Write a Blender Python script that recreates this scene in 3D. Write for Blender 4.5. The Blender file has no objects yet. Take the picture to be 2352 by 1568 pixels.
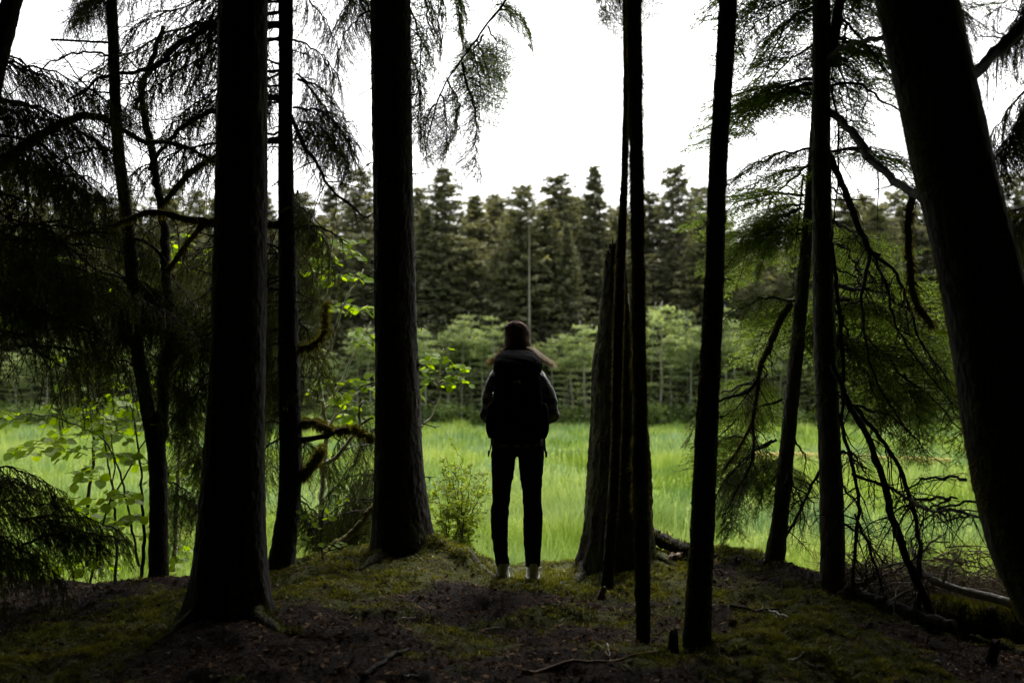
import bpy, math, random
import numpy as np
from mathutils import Vector, Matrix, Quaternion

# ------------------------------------------------------------------ camera, world, sun, exposure
scene = bpy.context.scene
COL = scene.collection
CAM_Z = 1.26
PITCH = math.atan(105.0 / 2286.7)
cam_d = bpy.data.cameras.new('camera')
cam = bpy.data.objects.new('camera', cam_d)
COL.objects.link(cam)
cam.location = (0, 0, CAM_Z)
cam.rotation_euler = (math.pi / 2 + PITCH, 0, 0)
cam_d.lens = 35.0
cam_d.sensor_width = 36.0
cam_d.clip_start = 0.05
cam_d.clip_end = 2000
cam_d.dof.use_dof = True
cam_d.dof.focus_distance = 6.6
cam_d.dof.aperture_fstop = 1.9
scene.camera = cam

SUN_EL, SUN_AZ = math.radians(58), math.radians(12)      # azimuth from +Y towards +X
world = bpy.data.worlds.new('World')
scene.world = world
world.use_nodes = True
wn = world.node_tree
wn.nodes.clear()
w_out = wn.nodes.new('ShaderNodeOutputWorld')
w_bg = wn.nodes.new('ShaderNodeBackground')
w_sky = wn.nodes.new('ShaderNodeTexSky')
w_sky.sky_type = 'NISHITA'
w_sky.sun_disc = False
w_sky.sun_elevation = SUN_EL
w_sky.sun_rotation = SUN_AZ
w_sky.air_density = 1.0
w_sky.dust_density = 7.0
w_sky.ozone_density = 1.0
w_hs = wn.nodes.new('ShaderNodeHueSaturation')
w_hs.inputs['Saturation'].default_value = 0.10
wn.links.new(w_sky.outputs[0], w_hs.inputs['Color'])
wn.links.new(w_hs.outputs[0], w_bg.inputs['Color'])
w_bg.inputs['Strength'].default_value = 0.12
wn.links.new(w_bg.outputs[0], w_out.inputs[0])

sun_d = bpy.data.lights.new('sun', 'SUN')
sun = bpy.data.objects.new('sun', sun_d)
COL.objects.link(sun)
sun_d.energy = 1.5
sun_d.angle = math.radians(30)
sun_d.color = (1.0, 0.97, 0.92)
sdir = Vector((math.sin(SUN_AZ) * math.cos(SUN_EL), math.cos(SUN_AZ) * math.cos(SUN_EL), math.sin(SUN_EL)))
sun.rotation_euler = (-sdir).to_track_quat('-Z', 'Y').to_euler()
sun.location = (0, 20, 40)

vs = scene.view_settings
vs.view_transform = 'Standard'
vs.look = 'None'
vs.gamma = 1.0
vs.exposure = 1.6
vs.use_curve_mapping = False
scene.cycles.use_denoising = True
scene.cycles.max_bounces = 5
scene.cycles.diffuse_bounces = 3
scene.cycles.transmission_bounces = 3
scene.cycles.adaptive_threshold = 0.015
scene.cycles.sample_clamp_indirect = 4.0
scene.cycles.caustics_reflective = False
scene.cycles.caustics_refractive = False

# ------------------------------------------------------------------ helpers
FD = 35.0 / 36.0 * 2352.0


def P(u, v, Y):
    """point at forward distance Y seen at pixel (u, v) of the 2352 x 1568 view"""
    xc, yc = (u - 1176.0) / FD, (784.0 - v) / FD
    c, s = math.cos(PITCH), math.sin(PITCH)
    t = Y / (c - yc * s)
    return np.array((xc * t, Y, CAM_Z + t * (s + yc * c)))


def M_PX(Y):
    return Y / FD


def hash2(ix, iy, seed):
    h = (ix.astype(np.int64) * 374761393 + iy.astype(np.int64) * 668265263 + seed * 1442695041) & 0x7fffffff
    h = ((h ^ (h >> 13)) * 1274126177) & 0x7fffffff
    h = (h ^ (h >> 16)) & 0xffff
    return h / 65535.0


def vnoise(x, y, seed=0):
    x = np.asarray(x, float); y = np.asarray(y, float)
    x, y = np.broadcast_arrays(x, y)
    ix, iy = np.floor(x), np.floor(y)
    fx, fy = x - ix, y - iy
    fx = fx * fx * (3 - 2 * fx); fy = fy * fy * (3 - 2 * fy)
    a = hash2(ix, iy, seed); b = hash2(ix + 1, iy, seed)
    c = hash2(ix, iy + 1, seed); d = hash2(ix + 1, iy + 1, seed)
    return (a * (1 - fx) + b * fx) * (1 - fy) + (c * (1 - fx) + d * fx) * fy


def fbm(x, y, seed=0, o=4):
    s, a, t = 0.0, 1.0, 0.0
    for i in range(o):
        s = s + a * vnoise(np.asarray(x) * 2 ** i, np.asarray(y) * 2 ** i, seed + i * 17)
        t += a
        a *= 0.5
    return s / t


class MB:
    """collects geometry; mesh() turns it into one Blender mesh"""
    def __init__(self):
        self.v, self.f, self.c, self.n = [], [], [], 0

    def add(self, v, f, mat=0, col=None):
        v = np.asarray(v, float).reshape(-1, 3)
        f = np.asarray(f, int)
        self.v.append(v)
        self.f.append((f + self.n, mat))
        self.c.append(np.full(len(v), 0.5) if col is None else np.broadcast_to(np.asarray(col, float), (len(v),)))
        self.n += len(v)

    def tube(self, pts, rad, sides=6, mat=0, cap=True, col=None):
        p = np.asarray(pts, float)
        n = len(p)
        r = np.broadcast_to(np.asarray(rad, float), (n,))
        t = np.gradient(p, axis=0)
        t /= np.linalg.norm(t, axis=1)[:, None] + 1e-9
        ref = np.array((0, 0, 1.0)) if abs(t[:, 2]).mean() < 0.75 else np.array((0, 1.0, 0))
        a = np.cross(t, ref); a /= np.linalg.norm(a, axis=1)[:, None] + 1e-9
        b = np.cross(t, a)
        ang = np.arange(sides) * 2 * math.pi / sides
        ring = p[:, None] + r[:, None, None] * (a[:, None] * np.cos(ang)[None, :, None] + b[:, None] * np.sin(ang)[None, :, None])
        i = np.arange(n - 1)[:, None] * sides; j = np.arange(sides)[None]; k = (j + 1) % sides
        f = np.stack([i + j, i + k, i + sides + k, i + sides + j], -1).reshape(-1, 4)
        self.add(ring, f, mat, col)
        if cap and sides > 3:
            base = self.n - n * sides
            self.f.append((np.array([[base + (n - 1) * sides + q for q in range(sides)]]), mat))
            self.f.append((np.array([[base + q for q in range(sides)][::-1]]), mat))

    def tris(self, a, b, c, mat=0, col=None):
        a = np.asarray(a); n = len(a)
        v = np.stack([a, b, c], 1).reshape(-1, 3)
        cc = None if col is None else np.repeat(np.broadcast_to(col, (n,)), 3)
        self.add(v, np.arange(n * 3).reshape(-1, 3), mat, cc)

    def quads(self, a, b, c, d, mat=0, col=None):
        a = np.asarray(a); n = len(a)
        v = np.stack([a, b, c, d], 1).reshape(-1, 3)
        cc = None if col is None else np.repeat(np.broadcast_to(col, (n,)), 4)
        self.add(v, np.arange(n * 4).reshape(-1, 4), mat, cc)

    def mesh(self, name, mats, smooth=False):
        me = bpy.data.meshes.new(name)
        v = np.concatenate(self.v)
        me.vertices.add(len(v))
        me.vertices.foreach_set('co', v.ravel())
        li = np.concatenate([f.ravel() for f, m in self.f])
        lt = np.concatenate([np.full(len(f), f.shape[1]) for f, m in self.f])
        mi = np.concatenate([np.full(len(f), m) for f, m in self.f])
        me.loops.add(len(li))
        me.loops.foreach_set('vertex_index', li)
        me.polygons.add(len(lt))
        me.polygons.foreach_set('loop_start', np.concatenate([[0], np.cumsum(lt)[:-1]]))
        for m in (mats if isinstance(mats, (list, tuple)) else [mats]):
            me.materials.append(m)
        me.polygons.foreach_set('material_index', mi)
        if smooth:
            me.polygons.foreach_set('use_smooth', np.ones(len(lt), bool))
        at = me.attributes.new('tone', 'FLOAT', 'POINT')
        at.data.foreach_set('value', np.concatenate(self.c))
        me.update(calc_edges=True)
        me.validate()
        return me


def obj(name, me, parent=None, loc=None, kind=None):
    o = bpy.data.objects.new(name, me)
    COL.objects.link(o)
    if parent:
        o.parent = parent
    if loc is not None:
        o.location = loc
    if kind:
        o['kind'] = kind
    return o


def thing(name, label, cat, loc=(0, 0, 0), group=None):
    o = bpy.data.objects.new(name, None)
    COL.objects.link(o)
    o.location = loc
    o.empty_display_size = 0.2
    return tag(o, label, cat, group)


def tag(o, label, cat, group=None):
    o['label'] = label
    o['category'] = cat
    if group:
        o['group'] = group
    return o


def spline(pts, n):
    p = np.asarray(pts, float)
    if len(p) < 3:
        t = np.linspace(0, 1, n)[:, None]
        return p[0] * (1 - t) + p[-1] * t
    q = np.vstack([2 * p[0] - p[1], p, 2 * p[-1] - p[-2]])
    seg = np.linalg.norm(np.diff(p, axis=0), axis=1)
    cum = np.concatenate([[0], np.cumsum(seg)])
    s = np.linspace(0, cum[-1], n)
    i = np.clip(np.searchsorted(cum, s, 'right') - 1, 0, len(p) - 2)
    t = ((s - cum[i]) / (seg[i] + 1e-9))[:, None]
    p0, p1, p2, p3 = q[i], q[i + 1], q[i + 2], q[i + 3]
    return 0.5 * (2 * p1 + (p2 - p0) * t + (2 * p0 - 5 * p1 + 4 * p2 - p3) * t ** 2 + (3 * p1 - p0 - 3 * p2 + p3) * t ** 3)


def wob(pts, amp, seed):
    r = np.random.RandomState(seed)
    p = np.asarray(pts, float).copy()
    n = len(p)
    k = np.cumsum(r.normal(0, amp, (n, 3)), 0)
    k -= np.linspace(0, 1, n)[:, None] * k[-1]
    return p + k * 0.5 + r.normal(0, amp * 0.4, (n, 3)) * (np.arange(n) > 0)[:, None]


# ------------------------------------------------------------------ materials
def newmat(name):
    m = bpy.data.materials.new(name)
    m.use_nodes = True
    nt = m.node_tree
    nt.nodes.clear()
    out = nt.nodes.new('ShaderNodeOutputMaterial')
    return m, nt, out


def N(nt, typ, **kw):
    n = nt.nodes.new(typ)
    for k, v in kw.items():
        if k in n.inputs:
            n.inputs[k].default_value = v
        else:
            setattr(n, k, v)
    return n


def ramp(nt, fac, stops):
    r = nt.nodes.new('ShaderNodeValToRGB')
    e = r.color_ramp.elements
    while len(e) > 1:
        e.remove(e[-1])
    for i, (p, c) in enumerate(stops):
        el = e[0] if i == 0 else e.new(p)
        el.position = p
        el.color = (*c, 1)
    nt.links.new(fac, r.inputs[0])
    return r.outputs[0]


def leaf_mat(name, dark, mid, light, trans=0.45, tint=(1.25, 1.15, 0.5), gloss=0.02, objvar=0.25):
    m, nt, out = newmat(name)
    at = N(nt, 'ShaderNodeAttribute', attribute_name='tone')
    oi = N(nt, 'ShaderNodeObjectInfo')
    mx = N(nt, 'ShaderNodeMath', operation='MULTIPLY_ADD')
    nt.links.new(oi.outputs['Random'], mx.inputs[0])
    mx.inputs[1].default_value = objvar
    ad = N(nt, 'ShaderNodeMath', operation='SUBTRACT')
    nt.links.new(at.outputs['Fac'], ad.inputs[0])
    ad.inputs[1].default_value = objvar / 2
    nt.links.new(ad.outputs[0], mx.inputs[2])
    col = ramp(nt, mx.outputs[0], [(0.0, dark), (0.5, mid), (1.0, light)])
    df = N(nt, 'ShaderNodeBsdfDiffuse')
    nt.links.new(col, df.inputs['Color'])
    tr = N(nt, 'ShaderNodeBsdfTranslucent')
    mul = N(nt, 'ShaderNodeMix', data_type='RGBA', blend_type='MULTIPLY')
    mul.inputs[0].default_value = 1.0
    nt.links.new(col, mul.inputs[6])
    mul.inputs[7].default_value = (*tint, 1)
    nt.links.new(mul.outputs[2], tr.inputs['Color'])
    mi = N(nt, 'ShaderNodeMixShader')
    mi.inputs[0].default_value = trans
    nt.links.new(df.outputs[0], mi.inputs[1])
    nt.links.new(tr.outputs[0], mi.inputs[2])
    gl = N(nt, 'ShaderNodeBsdfGlossy')
    gl.inputs['Roughness'].default_value = 0.45
    m2 = N(nt, 'ShaderNodeMixShader')
    m2.inputs[0].default_value = gloss
    nt.links.new(mi.outputs[0], m2.inputs[1])
    nt.links.new(gl.outputs[0], m2.inputs[2])
    nt.links.new(m2.outputs[0], out.inputs[0])
    return m


def bark_mat(name, c1, c2, moss=0.0, mossc=(0.045, 0.05, 0.012), scale=14, bump=0.6, stretch=0.25, rough=0.9):
    m, nt, out = newmat(name)
    tc = N(nt, 'ShaderNodeTexCoord')
    mp = N(nt, 'ShaderNodeMapping')
    mp.inputs['Scale'].default_value = (1, 1, stretch)
    nt.links.new(tc.outputs['Object'], mp.inputs[0])
    n1 = N(nt, 'ShaderNodeTexNoise', Scale=scale * 3, Detail=6.0, Roughness=0.65)
    nt.links.new(mp.outputs[0], n1.inputs['Vector'])
    v1 = N(nt, 'ShaderNodeTexVoronoi', Scale=scale * 2.5)
    nt.links.new(mp.outputs[0], v1.inputs['Vector'])
    col = ramp(nt, n1.outputs['Fac'], [(0.3, c1), (0.7, c2)])
    if moss > 0:
        n2 = N(nt, 'ShaderNodeTexNoise', Scale=3.2, Detail=5.0, Roughness=0.7)
        nt.links.new(tc.outputs['Object'], n2.inputs['Vector'])
        f = ramp(nt, n2.outputs['Fac'], [(max(0.0, 0.62 - moss * 0.3), (0, 0, 0)), (0.72 - moss * 0.25, (1, 1, 1))])
        mx = N(nt, 'ShaderNodeMix', data_type='RGBA')
        nt.links.new(f, mx.inputs[0])
        nt.links.new(col, mx.inputs[6])
        mx.inputs[7].default_value = (*mossc, 1)
        col = mx.outputs[2]
    bs = N(nt, 'ShaderNodeBsdfPrincipled', Roughness=rough)
    bs.inputs['Specular IOR Level'].default_value = 0.25
    nt.links.new(col, bs.inputs['Base Color'])
    mm = N(nt, 'ShaderNodeMath', operation='MULTIPLY')
    nt.links.new(n1.outputs['Fac'], mm.inputs[0])
    nt.links.new(v1.outputs['Distance'], mm.inputs[1])
    bp = N(nt, 'ShaderNodeBump', Strength=bump, Distance=0.03)
    nt.links.new(mm.outputs[0], bp.inputs['Height'])
    nt.links.new(bp.outputs[0], bs.inputs['Normal'])
    nt.links.new(bs.outputs[0], out.inputs[0])
    return m


def plain_mat(name, c, rough=0.7, spec=0.3, noise=0.15, scale=40, metal=0.0, bump=0.15):
    m, nt, out = newmat(name)
    tc = N(nt, 'ShaderNodeTexCoord')
    n1 = N(nt, 'ShaderNodeTexNoise', Scale=float(scale), Detail=4.0)
    nt.links.new(tc.outputs['Object'], n1.inputs['Vector'])
    a = tuple(x * (1 - noise) for x in c); b = tuple(min(1, x * (1 + noise)) for x in c)
    col = ramp(nt, n1.outputs['Fac'], [(0.3, a), (0.7, b)])
    bs = N(nt, 'ShaderNodeBsdfPrincipled', Roughness=rough, Metallic=metal)
    bs.inputs['Specular IOR Level'].default_value = spec
    nt.links.new(col, bs.inputs['Base Color'])
    bp = N(nt, 'ShaderNodeBump', Strength=bump, Distance=0.004)
    nt.links.new(n1.outputs['Fac'], bp.inputs['Height'])
    nt.links.new(bp.outputs[0], bs.inputs['Normal'])
    nt.links.new(bs.outputs[0], out.inputs[0])
    return m


M = {}
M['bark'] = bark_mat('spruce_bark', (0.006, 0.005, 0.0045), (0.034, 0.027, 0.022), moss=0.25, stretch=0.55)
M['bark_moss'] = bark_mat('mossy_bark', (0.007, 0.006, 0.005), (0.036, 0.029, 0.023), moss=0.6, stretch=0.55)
M['bark_grey'] = bark_mat('grey_bark', (0.03, 0.027, 0.024), (0.12, 0.11, 0.10), moss=0.25, scale=18)
M['limb'] = bark_mat('limb_bark', (0.012, 0.010, 0.008), (0.04, 0.033, 0.027), moss=0.25, scale=25, bump=0.4, stretch=1)
M['limb_moss'] = bark_mat('mossy_limb', (0.03, 0.022, 0.015), (0.08, 0.06, 0.04), moss=1.2, mossc=(0.10, 0.09, 0.015), scale=25, stretch=1)
M['drift_moss'] = bark_mat('yellow_mossed_driftwood', (0.06, 0.04, 0.02), (0.16, 0.11, 0.06), moss=1.4, mossc=(0.21, 0.17, 0.03), scale=6, stretch=1)
M['pale_wood'] = bark_mat('pale_weathered_wood', (0.30, 0.28, 0.25), (0.68, 0.65, 0.6), moss=0.10, mossc=(0.12, 0.10, 0.02), scale=12, bump=0.5, stretch=1)
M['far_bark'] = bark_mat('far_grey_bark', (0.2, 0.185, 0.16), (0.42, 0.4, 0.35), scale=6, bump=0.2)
M['dead_wood'] = bark_mat('dead_twig_wood', (0.08, 0.056, 0.036), (0.24, 0.18, 0.125), moss=0.15, scale=20, stretch=1, bump=0.3)
M['needle'] = leaf_mat('spruce_needles', (0.025, 0.034, 0.011), (0.055, 0.072, 0.02), (0.11, 0.125, 0.035), trans=0.4, gloss=0.0)
M['hemlock'] = leaf_mat('hemlock_needles', (0.075, 0.115, 0.026), (0.135, 0.19, 0.042), (0.22, 0.28, 0.07), trans=0.6, tint=(1.15, 1.2, 0.5))
M['far_needle'] = leaf_mat('far_spruce_needles_hazed', (0.075, 0.082, 0.06), (0.165, 0.175, 0.11), (0.29, 0.29, 0.17), trans=0.3, objvar=0.35)  # bluish distance haze is mixed into the needle colour
M['alder'] = leaf_mat('alder_leaves_hazed', (0.15, 0.205, 0.10), (0.33, 0.42, 0.22), (0.48, 0.56, 0.3), trans=0.42, objvar=0.3)  # leaf colour lifted and blued in place of haze in the air
M['edge_shrub'] = leaf_mat('edge_shrub_leaves', (0.05, 0.085, 0.025), (0.12, 0.19, 0.05), (0.22, 0.3, 0.08), trans=0.35, objvar=0.4)
M['leaf'] = leaf_mat('sapling_leaves', (0.09, 0.15, 0.003), (0.15, 0.23, 0.005), (0.22, 0.31, 0.01), trans=0.65, tint=(1.45, 1.4, 0.15), gloss=0.012, objvar=0.7)
M['shrub_leaf'] = leaf_mat('huckleberry_leaves', (0.15, 0.2, 0.008), (0.25, 0.32, 0.014), (0.36, 0.42, 0.03), trans=0.6, tint=(1.3, 1.35, 0.3))
M['moss'] = leaf_mat('moss', (0.022, 0.026, 0.004), (0.105, 0.115, 0.014), (0.27, 0.27, 0.035), trans=0.3, gloss=0.02)
M['moss_hang'] = leaf_mat('hanging_moss', (0.09, 0.08, 0.014), (0.17, 0.155, 0.026), (0.27, 0.25, 0.04), trans=0.3, gloss=0.0)
M['litter'] = leaf_mat('forest_litter', (0.006, 0.0035, 0.002), (0.03, 0.015, 0.008), (0.24, 0.17, 0.11), trans=0.05, gloss=0.0)
M['hair'] = leaf_mat('blond_hair', (0.42, 0.33, 0.21), (0.66, 0.56, 0.39), (0.8, 0.72, 0.55), trans=0.5, tint=(1.05, 1, 0.85), gloss=0.06)


def grass_mat():
    m, nt, out = newmat('meadow_grass')
    at = N(nt, 'ShaderNodeAttribute', attribute_name='tone')
    ge = N(nt, 'ShaderNodeNewGeometry')
    mp = N(nt, 'ShaderNodeMapping')
    mp.inputs['Scale'].default_value = (0.05, 0.16, 0.0)
    nt.links.new(ge.outputs['Position'], mp.inputs[0])
    n1 = N(nt, 'ShaderNodeTexNoise', Scale=1.0, Detail=4.0, Roughness=0.6)
    nt.links.new(mp.outputs[0], n1.inputs['Vector'])
    green = ramp(nt, at.outputs['Fac'], [(0.0, (0.07, 0.125, 0.012)), (0.5, (0.215, 0.31, 0.038)), (1.0, (0.40, 0.46, 0.12))])
    blue = ramp(nt, at.outputs['Fac'], [(0.0, (0.06, 0.12, 0.04)), (0.5, (0.16, 0.255, 0.095)), (1.0, (0.30, 0.39, 0.19))])
    f = ramp(nt, n1.outputs['Fac'], [(0.47, (0, 0, 0)), (0.58, (1, 1, 1))])
    mx = N(nt, 'ShaderNodeMix', data_type='RGBA')
    nt.links.new(f, mx.inputs[0]); nt.links.new(green, mx.inputs[6]); nt.links.new(blue, mx.inputs[7])
    df = N(nt, 'ShaderNodeBsdfDiffuse'); tr = N(nt, 'ShaderNodeBsdfTranslucent')
    nt.links.new(mx.outputs[2], df.inputs['Color']); nt.links.new(mx.outputs[2], tr.inputs['Color'])
    mi = N(nt, 'ShaderNodeMixShader'); mi.inputs[0].default_value = 0.4
    nt.links.new(df.outputs[0], mi.inputs[1]); nt.links.new(tr.outputs[0], mi.inputs[2])
    nt.links.new(mi.outputs[0], out.inputs[0])
    return m


def ground_mat():
    m, nt, out = newmat('forest_floor')
    at = N(nt, 'ShaderNodeAttribute', attribute_name='tone')
    tc = N(nt, 'ShaderNodeTexCoord')
    n1 = N(nt, 'ShaderNodeTexNoise', Scale=45.0, Detail=8.0, Roughness=0.75)
    nt.links.new(tc.outputs['Object'], n1.inputs['Vector'])
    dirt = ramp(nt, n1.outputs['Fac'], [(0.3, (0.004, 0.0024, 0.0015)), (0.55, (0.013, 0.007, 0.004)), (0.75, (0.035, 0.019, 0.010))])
    mos = ramp(nt, n1.outputs['Fac'], [(0.3, (0.018, 0.02, 0.004)), (0.6, (0.06, 0.065, 0.012)), (0.8, (0.11, 0.11, 0.02))])
    n2 = N(nt, 'ShaderNodeMath', operation='MULTIPLY_ADD')
    nt.links.new(n1.outputs['Fac'], n2.inputs[0]); n2.inputs[1].default_value = 0.5
    nt.links.new(at.outputs['Fac'], n2.inputs[2])
    f = ramp(nt, n2.outputs[0], [(0.68, (0, 0, 0)), (0.86, (1, 1, 1))])
    mx = N(nt, 'ShaderNodeMix', data_type='RGBA')
    nt.links.new(f, mx.inputs[0]); nt.links.new(dirt, mx.inputs[6]); nt.links.new(mos, mx.inputs[7])
    bs = N(nt, 'ShaderNodeBsdfPrincipled', Roughness=0.95)
    bs.inputs['Specular IOR Level'].default_value = 0.15
    nt.links.new(mx.outputs[2], bs.inputs['Base Color'])
    bp = N(nt, 'ShaderNodeBump', Strength=0.9, Distance=0.02)
    nt.links.new(n1.outputs['Fac'], bp.inputs['Height']); nt.links.new(bp.outputs[0], bs.inputs['Normal'])
    nt.links.new(bs.outputs[0], out.inputs[0])
    return m


def plaid_mat():
    m, nt, out = newmat('plaid_flannel')
    tc = N(nt, 'ShaderNodeTexCoord')
    sp = N(nt, 'ShaderNodeSeparateXYZ')
    nt.links.new(tc.outputs['Object'], sp.inputs[0])
    def stripe(sock, freq, width, ph):
        a = N(nt, 'ShaderNodeMath', operation='MULTIPLY_ADD'); nt.links.new(sock, a.inputs[0]); a.inputs[1].default_value = freq; a.inputs[2].default_value = ph
        b = N(nt, 'ShaderNodeMath', operation='FRACT'); nt.links.new(a.outputs[0], b.inputs[0])
        c = N(nt, 'ShaderNodeMath', operation='LESS_THAN'); nt.links.new(b.outputs[0], c.inputs[0]); c.inputs[1].default_value = width
        return c.outputs[0]
    def mixc(fac, a, b):
        x = N(nt, 'ShaderNodeMix', data_type='RGBA'); nt.links.new(fac, x.inputs[0])
        if isinstance(a, tuple): x.inputs[6].default_value = (*a, 1)
        else: nt.links.new(a, x.inputs[6])
        x.inputs[7].default_value = (*b, 1)
        return x.outputs[2]
    xy = N(nt, 'ShaderNodeMath', operation='ADD')
    nt.links.new(sp.outputs[0], xy.inputs[0]); nt.links.new(sp.outputs[1], xy.inputs[1])
    s1 = stripe(xy.outputs[0], 14, 0.5, 0.1); s2 = stripe(sp.outputs[2], 14, 0.5, 0.3)
    hv = N(nt, 'ShaderNodeMath', operation='ADD'); nt.links.new(s1, hv.inputs[0]); nt.links.new(s2, hv.inputs[1])
    half = N(nt, 'ShaderNodeMath', operation='MULTIPLY'); nt.links.new(hv.outputs[0], half.inputs[0]); half.inputs[1].default_value = 0.5
    c = ramp(nt, half.outputs[0], [(0.0, (0.015, 0.026, 0.045)), (0.5, (0.09, 0.11, 0.14)), (1.0, (0.40, 0.40, 0.39))])
    t1 = stripe(xy.outputs[0], 14, 0.07, 0.75); t2 = stripe(sp.outputs[2], 14, 0.07, 0.85)
    c = mixc(t1, c, (0.14, 0.12, 0.10)); c = mixc(t2, c, (0.12, 0.10, 0.085))
    bs = N(nt, 'ShaderNodeBsdfPrincipled', Roughness=0.95)
    bs.inputs['Sheen Weight'].default_value = 0.3
    nt.links.new(c, bs.inputs['Base Color'])
    nt.links.new(bs.outputs[0], out.inputs[0])
    return m


M['grass'] = grass_mat()
M['ground'] = ground_mat()
M['plaid'] = plaid_mat()
M['skin'] = plain_mat('skin', (0.45, 0.28, 0.21), 0.5)
M['denim'] = plain_mat('dark_denim', (0.016, 0.024, 0.045), 0.9, 0.05, 0.3, 160)
M['pack'] = plain_mat('black_pack_nylon', (0.005, 0.005, 0.006), 0.9, 0.02, 0.2, 220)
M['webbing'] = plain_mat('black_webbing', (0.012, 0.012, 0.013), 0.7, 0.3, 0.2, 300)
M['beanie'] = plain_mat('brown_knit', (0.19, 0.125, 0.115), 0.95, 0.1, 0.3, 180, bump=0.6)
M['shoe'] = plain_mat('white_canvas', (0.5, 0.5, 0.55), 0.8, 0.3, 0.12, 90)
M['sole'] = plain_mat('white_rubber', (0.6, 0.59, 0.58), 0.6)
M['logo'] = plain_mat('grey_print', (0.85, 0.85, 0.87), 0.5)
M['steel'] = plain_mat('steel_cap', (0.6, 0.61, 0.63), 0.3, metal=0.9)
M['bottle'] = plain_mat('amber_bottle', (0.12, 0.075, 0.02), 0.3)

# ------------------------------------------------------------------ terrain
CX = np.array([-40, -3.6, -2.4, -1.7, -1.15, -0.5, -0.17, 0.25, 0.45, 1.0, 1.85, 2.15, 2.5, 3.0, 3.6, 40])
CZ = np.array([-0.10, -0.11, -0.11, -0.04, 0.05, 0.045, -0.01, -0.015, -0.04, -0.02, 0.0, -0.10, -0.20, -0.30, -0.34, -0.34])
CY = np.array([6.9, 6.9, 6.95, 7.0, 7.35, 7.3, 6.95, 6.85, 7.0, 7.5, 7.4, 7.4, 7.5, 7.6, 7.6, 7.6])
MEADOW = -1.5


RIDGE = [(-0.60, 7.08), (-0.45, 6.98), (-0.26, 6.80), (-0.10, 6.56), (0.07, 6.42), (0.26, 6.38), (0.42, 6.42)]


def ridge_d(x, y):
    d = np.full(np.broadcast(x, y).shape, 9.0)
    for (ax, ay), (bx, by) in zip(RIDGE[:-1], RIDGE[1:]):
        ex, ey = bx - ax, by - ay
        t = np.clip(((x - ax) * ex + (y - ay) * ey) / (ex * ex + ey * ey), 0, 1)
        d = np.minimum(d, np.hypot(x - ax - t * ex, y - ay - t * ey))
    return d


def gz(x, y):
    x = np.asarray(x, float); y = np.asarray(y, float)
    cz = np.interp(x, CX, CZ); cy = np.interp(x, CX, CY)
    near = np.clip((y - 3.6) / 3.0, 0, 1)
    near = near * near * (3 - 2 * near)
    base = cz * near - 0.03 * (1 - near)
    lump = (fbm(x * 1.3 + 9, y * 1.3, 3, 3) - 0.5) * 0.16 + (fbm(x * 5, y * 5, 8, 3) - 0.5) * 0.085 + (fbm(x * 14, y * 14, 21, 2) - 0.5) * 0.034
    base = base + lump
    # trunk mounds
    for mx, my, h, s in ((-0.62, 7.1, 0.10, 0.35), (-1.52, 5.3, 0.08, 0.4), (0.78, 7.25, 0.07, 0.4), (1.75, 6.5, 0.07, 0.5), (0.98, 4.9, 0.03, 0.3)):
        base = base + h * np.exp(-((x - mx) ** 2 + (y - my) ** 2) / (2 * s * s))
    # level spot under the walker's feet
    fl = np.exp(-(((x - 0.04) / 0.26) ** 4 + ((y - 6.68) / 0.25) ** 4))
    base = base * (1 - fl) + fl * -0.012
    base = base + np.interp(x, [-0.5, -0.3, -0.12, 0.3], [0.085, 0.075, 0.022, 0.012]) * np.exp(-(ridge_d(x, y) / 0.075) ** 2)
    t = np.clip((y - cy) / 2.6, 0, 1)
    t = t ** 1.15
    t = t * t * (3 - 2 * t)
    return base * (1 - t) + (MEADOW - 0.12) * t


def moss_amt(x, y):
    a = fbm(np.asarray(x) * 1.1 + 3.3, np.asarray(y) * 1.5, 41, 4)
    b = fbm(np.asarray(x) * 6, np.asarray(y) * 6, 57, 2)
    edge = np.clip((np.asarray(y) - 5.2) / 1.2, 0, 1) * 0.16 + 0.06 * np.clip((np.asarray(x) - 0.5) / 0.5, 0, 1)
    path = -0.16 * np.exp(-((np.asarray(x) - 0.0) / 0.55) ** 2) * np.clip((6.6 - np.asarray(y)) / 1.0, 0, 1)
    return np.clip(0.35 * np.exp(-(ridge_d(np.asarray(x, float), np.asarray(y, float)) / 0.12) ** 2) + 0.5 + (a - 0.5) * 2.1 + (b - 0.5) * 0.5 + edge + path - 0.02 - 0.08 * np.clip((-1.0 - np.asarray(x)) / 0.6, 0, 1), 0, 1)


def grid_mesh(xs, ys, zf, mats, tone=None, name='grid'):
    X, Y = np.meshgrid(xs, ys)
    Z = zf(X, Y)
    nx, ny = len(xs), len(ys)
    i = np.arange(ny - 1)[:, None] * nx; j = np.arange(nx - 1)[None]
    f = np.stack([i + j, i + j + 1, i + nx + j + 1, i + nx + j], -1).reshape(-1, 4)
    mb = MB()
    mb.add(np.stack([X, Y, Z], -1), f, 0, None if tone is None else tone(X, Y).ravel())
    return mb.mesh(name, mats, True)


xs = np.concatenate([np.linspace(-40, -5.2, 24)[:-1], np.arange(-5.2, 5.2, 0.036), np.linspace(5.2, 40, 24)])
ys = np.concatenate([np.linspace(-40, 2.6, 30)[:-1], np.arange(2.6, 8.6, 0.034), np.linspace(8.6, 12, 12)])
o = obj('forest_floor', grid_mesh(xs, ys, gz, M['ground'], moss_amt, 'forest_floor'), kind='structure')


def mz(x, y):
    far = np.clip((y - 66) / 8, 0, 1)
    return MEADOW + (fbm(x * 0.25, y * 0.25, 77, 3) - 0.5) * 0.35 + (fbm(x * 0.9, y * 0.9, 78, 3) - 0.5) * 0.34 + far * 0.9 + np.clip(y - 75, 0, 400) * 0.015


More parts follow.
